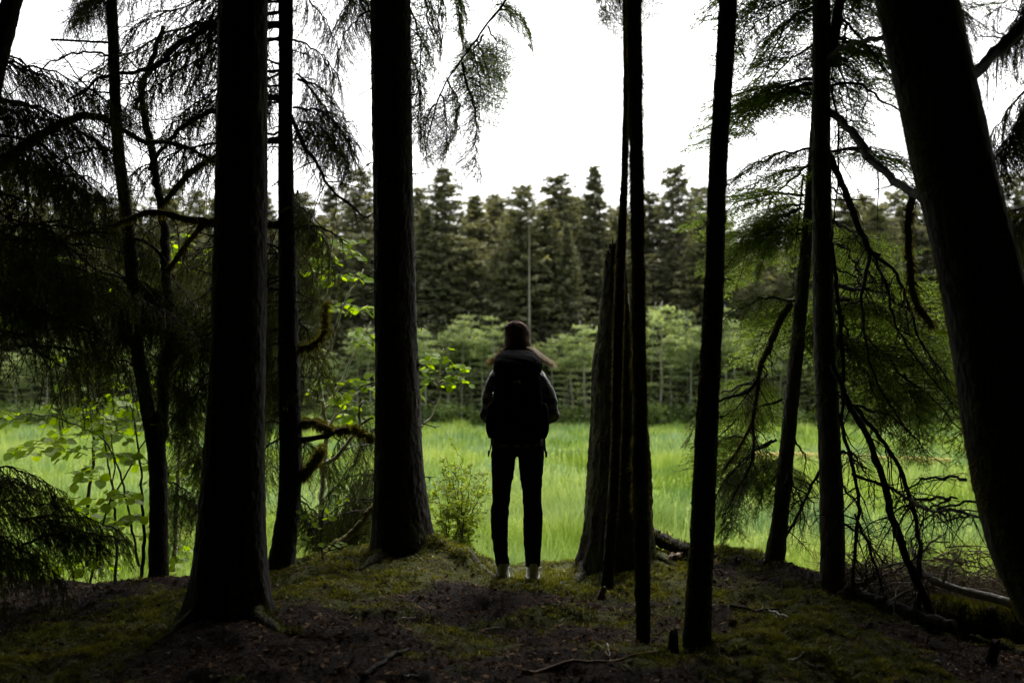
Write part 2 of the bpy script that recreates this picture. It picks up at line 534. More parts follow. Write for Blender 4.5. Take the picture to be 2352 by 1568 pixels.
def meadow_tone(X, Y):
    return np.where(Y > 67, 0.0, 0.3 + 0.3 * fbm(X * 0.4, Y * 0.7, 5, 3))


def meadow_ground_mat():
    m, nt, out = newmat('meadow_ground')
    at = N(nt, 'ShaderNodeAttribute', attribute_name='tone')
    n1 = N(nt, 'ShaderNodeTexNoise', Scale=2.0, Detail=5.0)
    tc = N(nt, 'ShaderNodeTexCoord'); nt.links.new(tc.outputs['Object'], n1.inputs['Vector'])
    c = ramp(nt, at.outputs['Fac'], [(0.02, (0.025, 0.024, 0.012)), (0.2, (0.07, 0.11, 0.015)), (0.6, (0.16, 0.23, 0.03))])
    bs = N(nt, 'ShaderNodeBsdfPrincipled', Roughness=1.0)
    bs.inputs['Specular IOR Level'].default_value = 0.05
    nt.links.new(c, bs.inputs['Base Color'])
    bp = N(nt, 'ShaderNodeBump', Strength=0.6, Distance=0.1)
    nt.links.new(n1.outputs['Fac'], bp.inputs['Height']); nt.links.new(bp.outputs[0], bs.inputs['Normal'])
    nt.links.new(bs.outputs[0], out.inputs[0])
    return m


xs = np.concatenate([np.linspace(-400, -60, 12)[:-1], np.linspace(-60, 60, 200), np.linspace(60, 400, 12)[1:]])
ys = np.concatenate([np.arange(6.0, 30, 0.3), np.arange(30, 80, 0.8), np.linspace(80, 600, 30)])
obj('meadow', grid_mesh(xs, ys, mz, meadow_ground_mat(), meadow_tone, 'meadow'), kind='structure')


# meadow grass: uncountable blades
def build_grass():
    r = np.random.RandomState(5)
    mb = MB()
    for d0, d1, dens, w, hh, seg in ((7.6, 23, 520, 0.007, 0.40, 2), (23, 41, 150, 0.018, 0.40, 1), (41, 68, 55, 0.04, 0.38, 1)):
        area = 0.62 * (d1 * d1 - d0 * d0)
        n = int(area * dens)
        y = np.sqrt(r.uniform(d0 * d0, d1 * d1, n))
        x = r.uniform(-0.62, 0.62, n) * y
        clump = fbm(x * 0.9, y * 0.9, 301, 3)
        keep = r.uniform(0, 1, n) < np.clip(0.35 + (clump - 0.38) * 3.0, 0.15, 1)
        x, y, clump = x[keep], y[keep], clump[keep]
        n = len(x)
        z = mz(x, y)
        tall = fbm(x * 0.35 + 40, y * 0.5, 311, 3)
        h = hh * r.uniform(0.5, 1.35, n) * (0.1 + 1.8 * clump) * (0.6 + 0.9 * tall)
        az = r.uniform(0, 6.283, n)
        wind = np.stack([0.9 * (fbm(x * 0.6 + 7, y * 0.6, 351, 2) - 0.4) + r.normal(0, 0.45, n), r.normal(0, 0.45, n), np.zeros(n)], -1)
        b = np.stack([x, y, z - 0.02], -1)
        side = np.stack([np.cos(az), np.sin(az) * 0.5, np.zeros(n)], -1) * (w * r.uniform(0.6, 1.4, n))[:, None]
        tip = b + np.stack([np.zeros(n), np.zeros(n), h], -1) + wind * (h * r.uniform(0.2, 1.0, n))[:, None]
        tone = np.clip(0.52 + 1.3 * (fbm(x * 0.45, y * 0.8, 331, 4) - 0.5) + 0.5 * (clump - 0.5) + r.normal(0, 0.16, n), 0, 1)  # gaps between clumps toned darker for the shadow among tufts
        if seg == 2:
            mid = b + np.stack([np.zeros(n), np.zeros(n), h * 0.55], -1) + wind * (h * 0.15)[:, None]
            mb.quads(b - side, b + side, mid + side * 0.8, mid - side * 0.8, 0, tone)
            mb.tris(mid - side * 0.8, mid + side * 0.8, tip, 0, tone)
        else:
            mb.tris(b - side, b + side, tip, 0, tone)
    n = 5200
    y = np.sqrt(r.uniform(8.5 ** 2, 34 ** 2, n)); x = r.uniform(-0.62, 0.62, n) * y
    keep = fbm(x * 0.3 + 11, y * 0.4, 371, 3) > 0.5
    x, y = x[keep], y[keep]; n = len(x)
    b = np.stack([x, y, mz(x, y)], -1)
    h = r.uniform(0.45, 0.75, n)
    top = b + np.stack([r.normal(0, 0.1, n), r.normal(0, 0.1, n), h], -1)
    sx = np.stack([np.full(n, 1.0), np.zeros(n), np.zeros(n)], -1) * (0.0022 + 0.0002 * y)[:, None]
    mb.quads(b - sx, b + sx, top + sx * 0.6, top - sx * 0.6, 0, 0.95)
    hd = top + np.stack([r.normal(0, 0.02, n), np.zeros(n), r.uniform(0.05, 0.11, n)], -1)
    mb.quads(top - sx * 0.3, top * 0.55 + hd * 0.45 - sx * 3, hd, top * 0.55 + hd * 0.45 + sx * 3, 0, 1.0)
    o = obj('meadow_grass', mb.mesh('meadow_grass', M['grass']), kind='stuff')
    tag(o, 'bright green wind-combed marsh grass filling the meadow beyond the bank', 'grass')


build_grass()


def build_moss():
    r = np.random.RandomState(6)
    mb = MB()
    n = 620000
    y = r.uniform(3.4, 8.0, n) ** 1.0
    x = r.uniform(-0.62, 0.62, n) * (y + 0.4)
    m = moss_amt(x, y)
    keep = (r.uniform(0.40, 0.85, n) < m)
    x, y, m = x[keep], y[keep], m[keep]
    n = len(x)
    z = gz(x, y)
    b = np.stack([x, y, z - 0.003 + 0.040 * (fbm(x * 13, y * 13, 95, 3) - 0.42)], -1)
    az = r.uniform(0, 6.283, n)
    w = r.uniform(0.002, 0.0065, n)
    cl = fbm(x * 13, y * 13, 95, 3)
    side = np.stack([np.cos(az), np.sin(az), np.zeros(n)], -1) * w[:, None]
    h = r.uniform(0.003, 0.012, n) * (0.1 + 2.1 * cl) * (0.6 + 0.8 * m)
    tip = b + np.stack([r.normal(0, 0.9, n) * h, r.normal(0, 0.9, n) * h, h], -1)
    tone = np.clip(0.1 + 0.5 * fbm(x * 4, y * 4, 91, 3) + 0.9 * (cl - 0.4) + r.normal(0, 0.13, n), 0, 1)
    mb.tris(b - side, b + side, tip, 0, tone)
    o = obj('moss', mb.mesh('moss', M['moss']), kind='stuff')
    tag(o, 'olive green moss cushions growing over the forest floor', 'moss')
    mb = MB()
    n = 190000
    y = r.uniform(3.4, 7.6, n); x = r.uniform(-0.62, 0.62, n) * (y + 0.4)
    keep = r.uniform(0.25, 1.12, n) > moss_amt(x, y)
    x, y = x[keep], y[keep]; n = len(x)
    z = gz(x, y) + r.uniform(0.001, 0.012, n)
    c = np.stack([x, y, z], -1)
    az = r.uniform(0, 6.283, n)
    big = r.uniform(0, 1, n) < 0.05
    twg = (r.uniform(0, 1, n) < 0.10) & ~big
    L = np.where(big, r.uniform(0.008, 0.024, n), np.where(twg, r.uniform(0.012, 0.04, n), r.uniform(0.004, 0.012, n)))
    W = np.where(big, L * r.uniform(0.4, 0.8, n), r.uniform(0.0012, 0.003, n))
    d = np.stack([np.cos(az), np.sin(az), r.normal(0, 0.35, n)], -1) * L[:, None]
    s = np.stack([-np.sin(az), np.cos(az), r.normal(0, 0.35, n)], -1) * W[:, None]
    tone = np.clip(np.where(big, r.uniform(0.2, 0.72, n), np.where(twg, r.beta(1.2, 2.2, n), r.beta(1.1, 3.2, n))), 0, 1)
    mb.quads(c - d, c + s, c + d, c - s, 0, tone)
    o = obj('forest_litter', mb.mesh('forest_litter', M['litter']), kind='stuff')
    tag(o, 'brown needles bark flakes and dead leaves strewn on the bare soil', 'litter')


build_moss()


# ------------------------------------------------------------------ bough templates (along +X, drooping to -Z)
def needle_run(mb, r, pts, per_m, ln, wd, planar, mat, tone):
    p = np.asarray(pts)
    seg = np.linalg.norm(np.diff(p, axis=0), axis=1)
    L = seg.sum()
    n = max(3, int(L * per_m))
    s = np.sort(r.uniform(0, L, n))
    cum = np.concatenate([[0], np.cumsum(seg)])
    i = np.clip(np.searchsorted(cum, s, 'right') - 1, 0, len(seg) - 1)
    t = ((s - cum[i]) / seg[i])[:, None]
    c = p[i] * (1 - t) + p[i + 1] * t
    tg = (p[i + 1] - p[i]) / seg[i][:, None]
    up = np.array((0, 0, 1.0))
    lat = np.cross(tg, up); lat /= np.linalg.norm(lat, axis=1)[:, None] + 1e-6
    nor = np.cross(lat, tg)
    a = r.uniform(0, 6.283, n)
    if planar:
        a = np.where(r.uniform(0, 1, n) < 0.5, 0, math.pi) + r.normal(0, 0.45, n)
    d = lat * np.cos(a)[:, None] + nor * np.sin(a)[:, None]
    d = d * 0.85 + tg * r.uniform(0.2, 0.8, n)[:, None]
    d /= np.linalg.norm(d, axis=1)[:, None]
    ll = ln * r.uniform(0.6, 1.2, n)
    w = np.cross(d, r.normal(0, 1, (n, 3)) if not planar else nor + r.normal(0, 0.4, (n, 3)))
    w /= np.linalg.norm(w, axis=1)[:, None] + 1e-6
    w *= wd
    tip = c + d * ll[:, None]
    tn = np.clip(tone + r.normal(0, 0.15, n), 0, 1)
    if planar:
        mid = c + d * (ll * 0.5)[:, None]
        mb.quads(c, mid - w, tip, mid + w, mat, tn)
    else:
        mb.tris(c - w, c + w, tip, mat, tn)


def make_bough(kind, seed, L=1.6):
    r = np.random.RandomState(seed)
    mb = MB()
    n = 18
    s = np.linspace(0, 1, n)
    droop = {'spruce': 0.12, 'hemlock': 0.22, 'dead': 0.15, 'far': 0.2}[kind]
    main = np.stack([s * L, np.zeros(n), -droop * L * s ** 2 + 0.05 * L * np.sin(s * 3.1)], -1)
    main = wob(main, 0.012 * L, seed)
    mb.tube(main, np.linspace(0.014, 0.003, n) * L / 1.6, 5, 0, cap=False)
    ntw = {'spruce': 64, 'hemlock': 54, 'dead': 34, 'far': 40}[kind]
    for k in range(ntw):
        t = 0.08 + 0.92 * (k + r.uniform()) / ntw
        i = min(int(t * (n - 1)), n - 2)
        b = main[i] + (main[i + 1] - main[i]) * (t * (n - 1) - i)
        sd = -1 if k % 2 else 1
        if kind == 'spruce':
            ln = r.uniform(0.22, 0.62) * (1.0 - 0.35 * t)
            d0 = np.array((r.uniform(0.2, 0.9), sd * r.uniform(0.15, 0.7), r.uniform(-0.9, 0.0)))
            grav = 1.3
        elif kind == 'hemlock':
            ln = r.uniform(0.25, 0.5) * (1.0 - 0.55 * t) * L / 1.2
            d0 = np.array((r.uniform(0.5, 1.0), sd * r.uniform(0.6, 1.1), r.uniform(-0.25, 0.1)))
            grav = 0.45
        else:
            ln = r.uniform(0.15, 0.55) * (1.0 - 0.4 * t)
            d0 = np.array((r.uniform(0.3, 0.9), sd * r.uniform(0.3, 1.0), r.uniform(-0.8, 0.4)))
            grav = 0.5
        d0 /= np.linalg.norm(d0)
        q = np.linspace(0, 1, 7)[:, None]
        tw = b + d0 * ln * q + np.array((0, 0, -1.0)) * grav * 0.45 * ln * q ** 2
        tw = wob(tw, 0.010, seed * 100 + k)
        mb.tube(tw, np.linspace(0.0042, 0.0014, 7), 3, 0, cap=False)
        tone = 0.3 + 0.45 * r.uniform()
        ns = {'spruce': 6, 'hemlock': 9, 'dead': 4, 'far': 4}[kind]
        for j in range(ns):
            tt = 0.12 + 0.85 * (j + r.uniform()) / ns
            ii = min(int(tt * 6), 5)
            bb = tw[ii] + (tw[ii + 1] - tw[ii]) * (tt * 6 - ii)
            tg = tw[ii + 1] - tw[ii]; tg /= np.linalg.norm(tg)
            la = np.cross(tg, (0, 0, 1.0)); la /= np.linalg.norm(la) + 1e-6
            s2 = -1 if j % 2 else 1
            sl = ln * r.uniform(0.25, 0.5) * (1.1 - 0.6 * tt)
            if kind == 'spruce':
                dd = tg * 0.6 + la * s2 * r.uniform(0.3, 0.8) + np.array((0, 0, -r.uniform(0.1, 0.6)))
            elif kind == 'hemlock':
                dd = tg * 0.7 + la * s2 * r.uniform(0.7, 1.0) + np.array((0, 0, -r.uniform(0.0, 0.15)))
            else:
                dd = tg * 0.5 + r.normal(0, 0.6, 3)
            dd /= np.linalg.norm(dd)
            q2 = np.linspace(0, 1, 4)[:, None]
            st = bb + dd * sl * q2 + np.array((0, 0, -1.0)) * 0.12 * sl * q2 ** 2
            mb.tube(st, np.linspace(0.0018, 0.0008, 4), 3, 0, cap=False)
            if kind == 'spruce':
                needle_run(mb, r, st, 150, 0.021, 0.0032, False, 1, tone)
            elif kind == 'hemlock':
                needle_run(mb, r, st, 165, 0.017, 0.0040, True, 1, tone)
        if kind == 'spruce':
            needle_run(mb, r, tw[1:], 130, 0.022, 0.0032, False, 1, tone)
        elif kind == 'hemlock':
            needle_run(mb, r, tw[1:], 130, 0.017, 0.0040, True, 1, tone)
    mats = {'spruce': [M['limb'], M['needle']], 'hemlock': [M['limb'], M['hemlock']], 'dead': [M['limb'], M['needle']]}[kind]
    return mb.mesh(kind + '_bough', mats)


BOUGH = {'spruce': [make_bough('spruce', 11 + i) for i in range(4)],
         'hemlock': [make_bough('hemlock', 31 + i) for i in range(4)],
         'dead': [make_bough('dead', 51 + i) for i in range(3)]}
BL = 1.6
RB = random.Random(77)


def bough(parent, kind, a, b, thick=1.0, roll=None, var=None):
    """a bough mesh set from world point a to world point b"""
    a = Vector(a); b = Vector(b)
    d = b - a
    L = d.length
    me = BOUGH[kind][RB.randrange(len(BOUGH[kind])) if var is None else var % len(BOUGH[kind])]
    x = d.normalized()
    z = Vector((0, 0, 1)) - x * x.z
    if z.length < 0.25:
        z = Vector((RB.uniform(-1, 1), RB.uniform(-1, 1), 0)); z = z - x * z.dot(x)
    z.normalize()
    y = z.cross(x)
    R = Matrix((x, y, z)).transposed().to_4x4()
    R = R @ Matrix.Rotation(RB.uniform(-0.5, 0.5) if roll is None else roll, 4, 'X')
    s = L / BL
    sc = Matrix.Diagonal((s, s * 0.55 + 0.45 * thick, s * 0.55 + 0.45 * thick, 1))
    o = obj('bough', me, parent)
    W = Matrix.Translation(a) @ R @ sc
    o.matrix_parent_inverse = Matrix.Identity(4)
    o.matrix_basis = Matrix.Translation(-parent.location) @ W
    return o


# ------------------------------------------------------------------ trunks
def trunk_mesh(center, radius, seed, mats, rough=0.10, sides=40, flare=0.0, nroot=5, ring=0.02, base_z=None, square=1.0):
    """center (n,3) polyline going up, radius (n,)"""
    L = np.linalg.norm(np.diff(center, axis=0), axis=1)
    cum = np.concatenate([[0], np.cumsum(L)])
    # fine rings below 5 m, coarse above
    fine = min(cum[-1], 5.6)
    s = np.concatenate([np.arange(0, fine, ring), np.linspace(fine, cum[-1], max(2, int((cum[-1] - fine) / 0.4)))])
    s = np.unique(s)
    c = np.stack([np.interp(s, cum, center[:, k]) for k in range(3)], -1)
    rad = np.interp(s, cum, radius)
    a = np.arange(sides) / sides * 2 * math.pi
    A, S = np.meshgrid(a, s)
    X1, X2 = np.cos(A) * 2.2, np.sin(A) * 2.2
    n1 = fbm(X1 * 2.2 + seed, S * 3.0 + X2 * 2.2, seed, 3) - 0.5
    n2 = fbm(X1 * 7 + S * 1.5, X2 * 7 + S * 11, seed + 5, 3) - 0.5
    n3 = fbm(X1 * 16 + S * 9, X2 * 16 - S * 30, seed + 9, 2) - 0.5
    rr = rad[:, None] * (1 + rough * 0.9 * n1 + rough * 1.1 * n2) + 0.012 * n3 * min(1.0, rough * 10)
    if flare > 0:
        h = S
        lob = 0.35 + 0.65 * np.clip(np.cos(A * nroot + seed * 1.7 + 0.8 * np.sin(A * 2 + seed)), 0, 1) ** 1.2
        rr = rr * (1 + flare * np.exp(-h / 0.13) * lob + 0.12 * flare * np.exp(-h / 0.4) * lob)
    V = np.stack([c[:, 0][:, None] + rr * np.cos(A), c[:, 1][:, None] + rr * np.sin(A), np.broadcast_to(c[:, 2][:, None], A.shape)], -1)
    m = len(s)
    i = np.arange(m - 1)[:, None] * sides; j = np.arange(sides)[None]; k = (j + 1) % sides
    f = np.stack([i + j, i + k, i + sides + k, i + sides + j], -1).reshape(-1, 4)
    mb = MB()
    mb.add(V, f)
    mb.f.append((np.array([[(m - 1) * sides + q for q in range(sides)]]), 0))
    return mb.mesh('trunk', mats, True), c, rad


def trace(rows, Y, top_z, seed, taper=0.35, bend=0.0):
    """rows (v, left, right) from top to bottom -> centre line going up and radii; extended to top_z and into the ground"""
    rows = sorted(rows, key=lambda q: -q[0])
    c, r = [], []
    for v, l, rt in rows:
        c.append(P((l + rt) / 2, v, Y)); r.append((rt - l) / 2 * M_PX(Y))
    c = np.array(c); r = np.array(r)
    g = float(gz(c[0, 0], Y)) - 0.12
    if c[0, 2] > g:
        d = c[0] - c[1]
        t = (c[0, 2] - g) / max(1e-3, -d[2]) if d[2] < -1e-3 else 0
        b = c[0] + d * t * 0.6
        b[2] = g; b[1] = Y
        c = np.vstack([b, c]); r = np.concatenate([[r[0] * 1.02], r])
    d = c[-1] - c[max(0, len(c) - 3)]
    d = d / d[2]
    H = top_z - c[-1, 2]
    ex = [c[-1] + d * H * q * (1 - 0.35 * q) * np.array((1, 1, 0)) + np.array((0, 0, H * q)) for q in (0.25, 0.5, 0.75, 1.0)]
    er = [r[-1] * (1 - (1 - taper) * q) for q in (0.25, 0.5, 0.75, 1.0)]
    c = np.vstack([c, ex]); r = np.concatenate([r, er])
    sp = spline(c, 80)
    cum = np.concatenate([[0], np.cumsum(np.linalg.norm(np.diff(c, axis=0), axis=1))])
    cs = np.concatenate([[0], np.cumsum(np.linalg.norm(np.diff(sp, axis=0), axis=1))])
    rs = np.interp(cs / cs[-1], cum / cum[-1], r)
    return sp, rs


def make_tree(name, label, cat, rows, Y, top_z, seed, mat='bark', flare=0.0, rough=0.10, nroot=5, taper=0.35, group=None):
    c, r = trace(rows, Y, top_z, seed, taper)
    base = Vector((c[0, 0], c[0, 1], float(gz(c[0, 0], c[0, 1]))))
    t = thing(name, label, cat, base, group)
    sides = int(np.clip(r[0] * 2 * math.pi / 0.016, 18, 72))
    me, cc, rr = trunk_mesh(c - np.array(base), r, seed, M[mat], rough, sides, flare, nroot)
    obj('trunk', me, t)
    return t, cc + np.array(base), rr


def limb(parent, px, r0, r1, name='branch', mat='limb', seed=1, sides=7, wobble=0.012, twigs=0, twig_len=0.3, moss=0, n=None, ground=False, mossmat='moss_hang'):
    """px: list of (u, v, Y); radii in metres; returns world points"""
    pts = np.array([P(*q) for q in px])
    L = np.linalg.norm(np.diff(pts, axis=0), axis=1).sum()
    n = n or max(8, int(L / 0.05))
    p = wob(spline(pts, n), wobble, seed)
    if ground:
        t_ = np.clip(np.linspace(0, 1, n) / 0.3, 0, 1)
        zg = gz(p[:, 0], p[:, 1]) + np.linspace(r0, r1, n) * np.linspace(0.35, -0.6, n)
        p[:, 2] = np.minimum(p[:, 2], zg) * (1 - t_) + zg * t_
    base = np.array(parent.location)
    mb = MB()
    rnd = np.random.RandomState(seed)
    rad = np.linspace(r0, r1, n) * (1 + rnd.normal(0, 0.07, n))
    mb.tube(p - base, rad, sides, 0)
    for k in range(twigs):
        t = rnd.uniform(0.08, 1.0)
        i = min(int(t * (n - 1)), n - 2)
        tg = p[i + 1] - p[i]; tg /= np.linalg.norm(tg) + 1e-9
        d = tg * rnd.uniform(0.1, 0.7) + rnd.normal(0, 0.55, 3) + np.array((0, 0, -0.35))
        d /= np.linalg.norm(d)
        ln = twig_len * rnd.uniform(0.3, 1.1)
        q = np.linspace(0, 1, 6)[:, None]
        tw = wob(p[i] + d * ln * q + np.array((0, 0, -0.25)) * ln * q ** 2, 0.012, seed * 77 + k)
        mb.tube(tw - base, np.linspace(min(0.006, rad[i] * 0.6), 0.0012, 6), 3, 0, cap=False)
        for j in range(3):
            ii = rnd.randint(1, 5)
            dd = (tw[ii] - tw[ii - 1]); dd /= np.linalg.norm(dd) + 1e-9
            dd = dd * 0.5 + rnd.normal(0, 0.5, 3); dd /= np.linalg.norm(dd)
            st = tw[ii] + dd * ln * 0.4 * np.linspace(0, 1, 4)[:, None]
            mb.tube(wob(st, 0.006, k * 9 + j) - base, np.linspace(0.0022, 0.0009, 4), 3, 0, cap=False)
    if moss:
        idx = rnd.randint(0, n, moss)
        th = rnd.uniform(0, 6.283, moss)
        off = np.stack([np.cos(th), np.sin(th) * 0.6, np.sin(th)], -1) * rad[idx][:, None] * 0.9
        b = p[idx] + off + rnd.normal(0, 0.012, (moss, 3)) * np.array((1, 1, 0.2)) - base
        h = rnd.uniform(0.01, 0.05, moss)
        w = np.stack([np.cos(th * 3), np.sin(th * 3), np.zeros(moss)], -1) * 0.003
        up = np.where(np.sin(th) > 0, 0.35, -1.0)
        tip = b + off / (np.linalg.norm(off, axis=1)[:, None] + 1e-6) * 0.012 + np.stack([np.zeros(moss), np.zeros(moss), h * up], -1)
        mb.tris(b - w, b + w, tip, 1, rnd.uniform(0.1, 0.9, moss))
    o = obj(name, mb.mesh(name, [M[mat], M[mossmat]], True), parent)
    return p


# crown of coarse boughs used on trees whose tops are far away or above the frame
def crown_mesh(seed, H, R, base, whorls, per, sprays, size, mats, droop=0.35, power=0.8, trunk_r=0.12, dens_top=True, gap=0.0):
    r = np.random.RandomState(seed)
    mb = MB()
    A, B, C, T = [], [], [], []
    for w in range(whorls):
        nb = per
        a0 = r.uniform(0, 6.283)
        for b in range(nb):
            if r.uniform() < gap:
                continue
            q = (w + r.uniform(-0.6, 1.6)) / whorls
            q = min(max(q, 0.0), 0.995)
            z = base + (H - base) * q ** 0.9
            rm = R * max(0.03, (1 - q)) ** power * r.uniform(0.6, 1.2)
            az = a0 + b * 6.283 / nb + r.normal(0, 0.3)
            Lb = rm * r.uniform(0.65, 1.15) + 0.10
            dr = droop * (1.1 - q) + r.normal(0, 0.06) - 0.25 * max(0, q - 0.7)
            n = max(3, int(sprays * (0.4 + Lb / R)))
            t = np.sort(r.uniform(0.12, 1.0, n))
            px = np.cos(az) * Lb * t; py = np.sin(az) * Lb * t
            pz = z - dr * Lb * t ** 1.3 + 0.12 * Lb * t ** 3
            ctr = np.stack([px, py, pz], -1) + r.normal(0, 0.06, (n, 3)) * np.array((1, 1, 0.6))
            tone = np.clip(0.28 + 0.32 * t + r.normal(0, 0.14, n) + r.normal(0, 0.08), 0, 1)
            sz = size * r.uniform(0.6, 1.3, n) * (0.55 + 0.45 * (1 - q))
            for k in range(5):
                ang = az + r.normal(0, 0.9, n) + (k - 2) * 0.5
                d = np.stack([np.cos(ang), np.sin(ang), r.normal(-0.35, 0.45, n)], -1)
                d /= np.linalg.norm(d, axis=1)[:, None]
                s = np.cross(d, r.normal(0, 1, (n, 3)) + np.array((0, 0, 1.2)))
                s /= np.linalg.norm(s, axis=1)[:, None] + 1e-6
                wd = sz * r.uniform(0.14, 0.28, n)
                A.append(ctr - s * wd[:, None]); B.append(ctr + s * wd[:, None]); C.append(ctr + d * sz[:, None]); T.append(tone)
            mb.tube(np.array([[0, 0, z], [np.cos(az) * Lb * 0.5, np.sin(az) * Lb * 0.5, z - dr * Lb * 0.4], [px[-1], py[-1], pz[-1]]]), [0.02 + 0.008 * Lb, 0.012, 0.004], 3, 0, cap=False)
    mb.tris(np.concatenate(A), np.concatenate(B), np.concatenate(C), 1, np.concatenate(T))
    return mb.mesh('crown', mats)


# ------------------------------------------------------------------ far side of the meadow
def stretch(u):
    for lim, w in ((250, 'at the far left'), (480, 'left of the thickest trunk'), (690, 'behind the slim left spruce'), (860, 'just left of the thick trunk'), (1110, 'between the thick trunk and walker'), (1260, 'behind the walker'),
                   (1440, 'between the walker and snag'), (1640, 'between the snag and leaning pole trunk'), (1860, 'behind the low hemlock boughs'), (2150, 'behind the slanting dead poles')):
        if u < lim:
            return w
    return 'at the far right'


def far_conifers():
    temp = []
    for i in range(6):
        H = 20.0
        R = (5.6, 5.0, 6.0, 5.2, 4.4, 5.8)[i]
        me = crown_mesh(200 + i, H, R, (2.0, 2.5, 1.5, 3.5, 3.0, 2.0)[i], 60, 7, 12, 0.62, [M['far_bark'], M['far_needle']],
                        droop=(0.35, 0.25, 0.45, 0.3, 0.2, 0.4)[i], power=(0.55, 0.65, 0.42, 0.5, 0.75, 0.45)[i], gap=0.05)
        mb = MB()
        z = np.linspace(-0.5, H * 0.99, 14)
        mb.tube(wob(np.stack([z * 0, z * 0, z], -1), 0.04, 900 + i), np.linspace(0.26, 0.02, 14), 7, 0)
        temp.append((mb.mesh('trunk', [M['far_bark']], True), me))
    named = {
        (830, 392): 'pointed far spruce showing just left of the thick black trunk beside the walker',
        (1020, 388): 'tall far spruce with open feathery top right of the thick black trunk',
        (1090, 452): 'lower rounded far spruce between the feathery one and the walker',
        (1202, 428): 'far spruce with pale bare trunk directly above the walker',
        (1280, 404): 'far spruce with twin-looking crown just right of the pale trunk',
        (1365, 383): 'slim pointed far spruce left of the paired thin trunks',
        (1552, 383): 'broad tall far spruce between the paired thin trunks and leaning pole trunk',
    }
    peaks = [(-60, 400, 82), (20, 410, 80), (100, 425, 84), (190, 430, 80), (290, 420, 82), (380, 430, 78), (450, 440, 82), (540, 430, 80), (610, 440, 84), (690, 445, 80), (760, 428, 84),
             (830, 392, 80), (900, 425, 83), (960, 432, 78), (1020, 388, 76), (1090, 452, 80), (1146, 458, 84), (1202, 428, 74), (1280, 404, 82),
             (1325, 455, 86), (1365, 383, 80), (1425, 478, 84), (1490, 445, 80), (1552, 383, 78), (1606, 432, 82), (1650, 482, 84), (1700, 560, 86),
             (1760, 565, 84), (1830, 500, 80), (1900, 480, 82), (1980, 450, 80), (2060, 440, 78), (2140, 420, 80), (2230, 400, 80), (2330, 400, 78), (2430, 400, 80)]
    r = random.Random(4)
    fill = [(u + r.uniform(-14, 14), r.uniform(450, 590), r.uniform(73, 77)) for u in range(-80, 2460, 58)]
    fill += [(u + r.uniform(-20, 20), r.uniform(440, 520), r.uniform(88, 98)) for u in range(-80, 2460, 75)]
    fill = [(u, v + (90 if 1640 < u < 1800 else 0), Y) for u, v, Y in fill]
    for k, (u, v, Y) in enumerate(peaks + fill):
        top = P(u, v, Y)
        x = top[0]
        z0 = float(mz(np.array(x), np.array(Y)))
        s = (top[2] - z0) / 20.0
        i = {(1202, 428): 3, (1365, 383): 4, (1020, 388): 1, (1552, 383): 0}.get((u, v), r.randrange(6))
        lab = named.get((u, v))
        if lab is None:
            lab = ('tall dark spruce in the far forest wall ' if k < len(peaks) else 'lower spruce fronting the far forest wall ' if Y < 80 else 'rear spruce deep in the far forest wall ') + stretch(u)
        t = thing('spruce_tree', lab, 'tree', (x, Y, z0), 'spruces of the far forest wall')
        w = s * r.uniform(0.8, 1.3)
        a = r.uniform(0, 6.28)
        for nm, me in zip(('trunk', 'crown'), temp[i]):
            o = obj(nm, me, t)
            o.scale = (w, w, s)
            o.rotation_euler = (0, 0, a)
            if nm == 'trunk' and u == 1202:
                o.scale = (w * 0.6, w * 0.6, s * 0.86)
                o.location = (0.4, -3.1, 0)      # its pale trunk shows in front of a one-sided crown


def alder_mesh(seed, H=8.5):
    r = np.random.RandomState(seed)
    mb, fb = MB(), MB()
    z = np.linspace(-0.3, H * 0.95, 16)
    lean = r.normal(0, 0.05, 2)
    tr = wob(np.stack([z * lean[0], z * lean[1], z], -1), 0.05, seed)
    mb.tube(tr, np.linspace(0.10, 0.025, 16), 6, 0)
    C, T, SZ = [], [], []
    nb = 40
    for k in range(nb):
        q = 0.16 + 0.84 * (k + r.uniform()) / nb
        i = min(int(q * 15), 14)
        b = tr[i]
        az = r.uniform(0, 6.283)
        L = (0.5 + 1.25 * math.sin(min(1, q * 1.05) * math.pi) ** 0.7) * r.uniform(0.6, 1.1) * (1.15 if q > 0.6 else 0.85)
        up = 0.15 + 0.55 * max(0, q - 0.5)
        e = b + np.array((math.cos(az) * L, math.sin(az) * L, L * up))
        mid = (b + e) / 2 + np.array((0, 0, 0.06 * L))
        mb.tube(np.array([b, mid, e]), [0.022, 0.014, 0.005], 3, 0, cap=False)
        n = int((90 if q > 0.62 else 34) * L)
        t = r.uniform(0.25, 1.08, n)[:, None]
        c = b * (1 - t) + e * t + r.normal(0, 1, (n, 3)) * np.array((0.22, 0.22, 0.045 + 0.03 * (q > 0.6))) * (0.6 + 0.5 * L)
        C.append(c); T.append(np.clip(r.normal(0.42, 0.17, n) + 0.10 * (q > 0.7) + r.normal(0, 0.14), 0, 1)); SZ.append(r.uniform(0.05, 0.105, n))
    c = np.concatenate(C); t = np.concatenate(T); s = np.concatenate(SZ)[:, None]
    n = len(c)
    a = r.normal(0, 1, (n, 3)) * np.array((1, 1, 0.45)); a /= np.linalg.norm(a, axis=1)[:, None]
    b = np.cross(a, r.normal(0, 0.5, (n, 3)) + np.array((0, 0, 1.0))); b /= np.linalg.norm(b, axis=1)[:, None]
    fb.quads(c - a * s, c - b * s * 0.7, c + a * s, c + b * s * 0.7, 0, t)
    return mb.mesh('trunk', [M['far_bark']], True), fb.mesh('crown', [M['alder']])


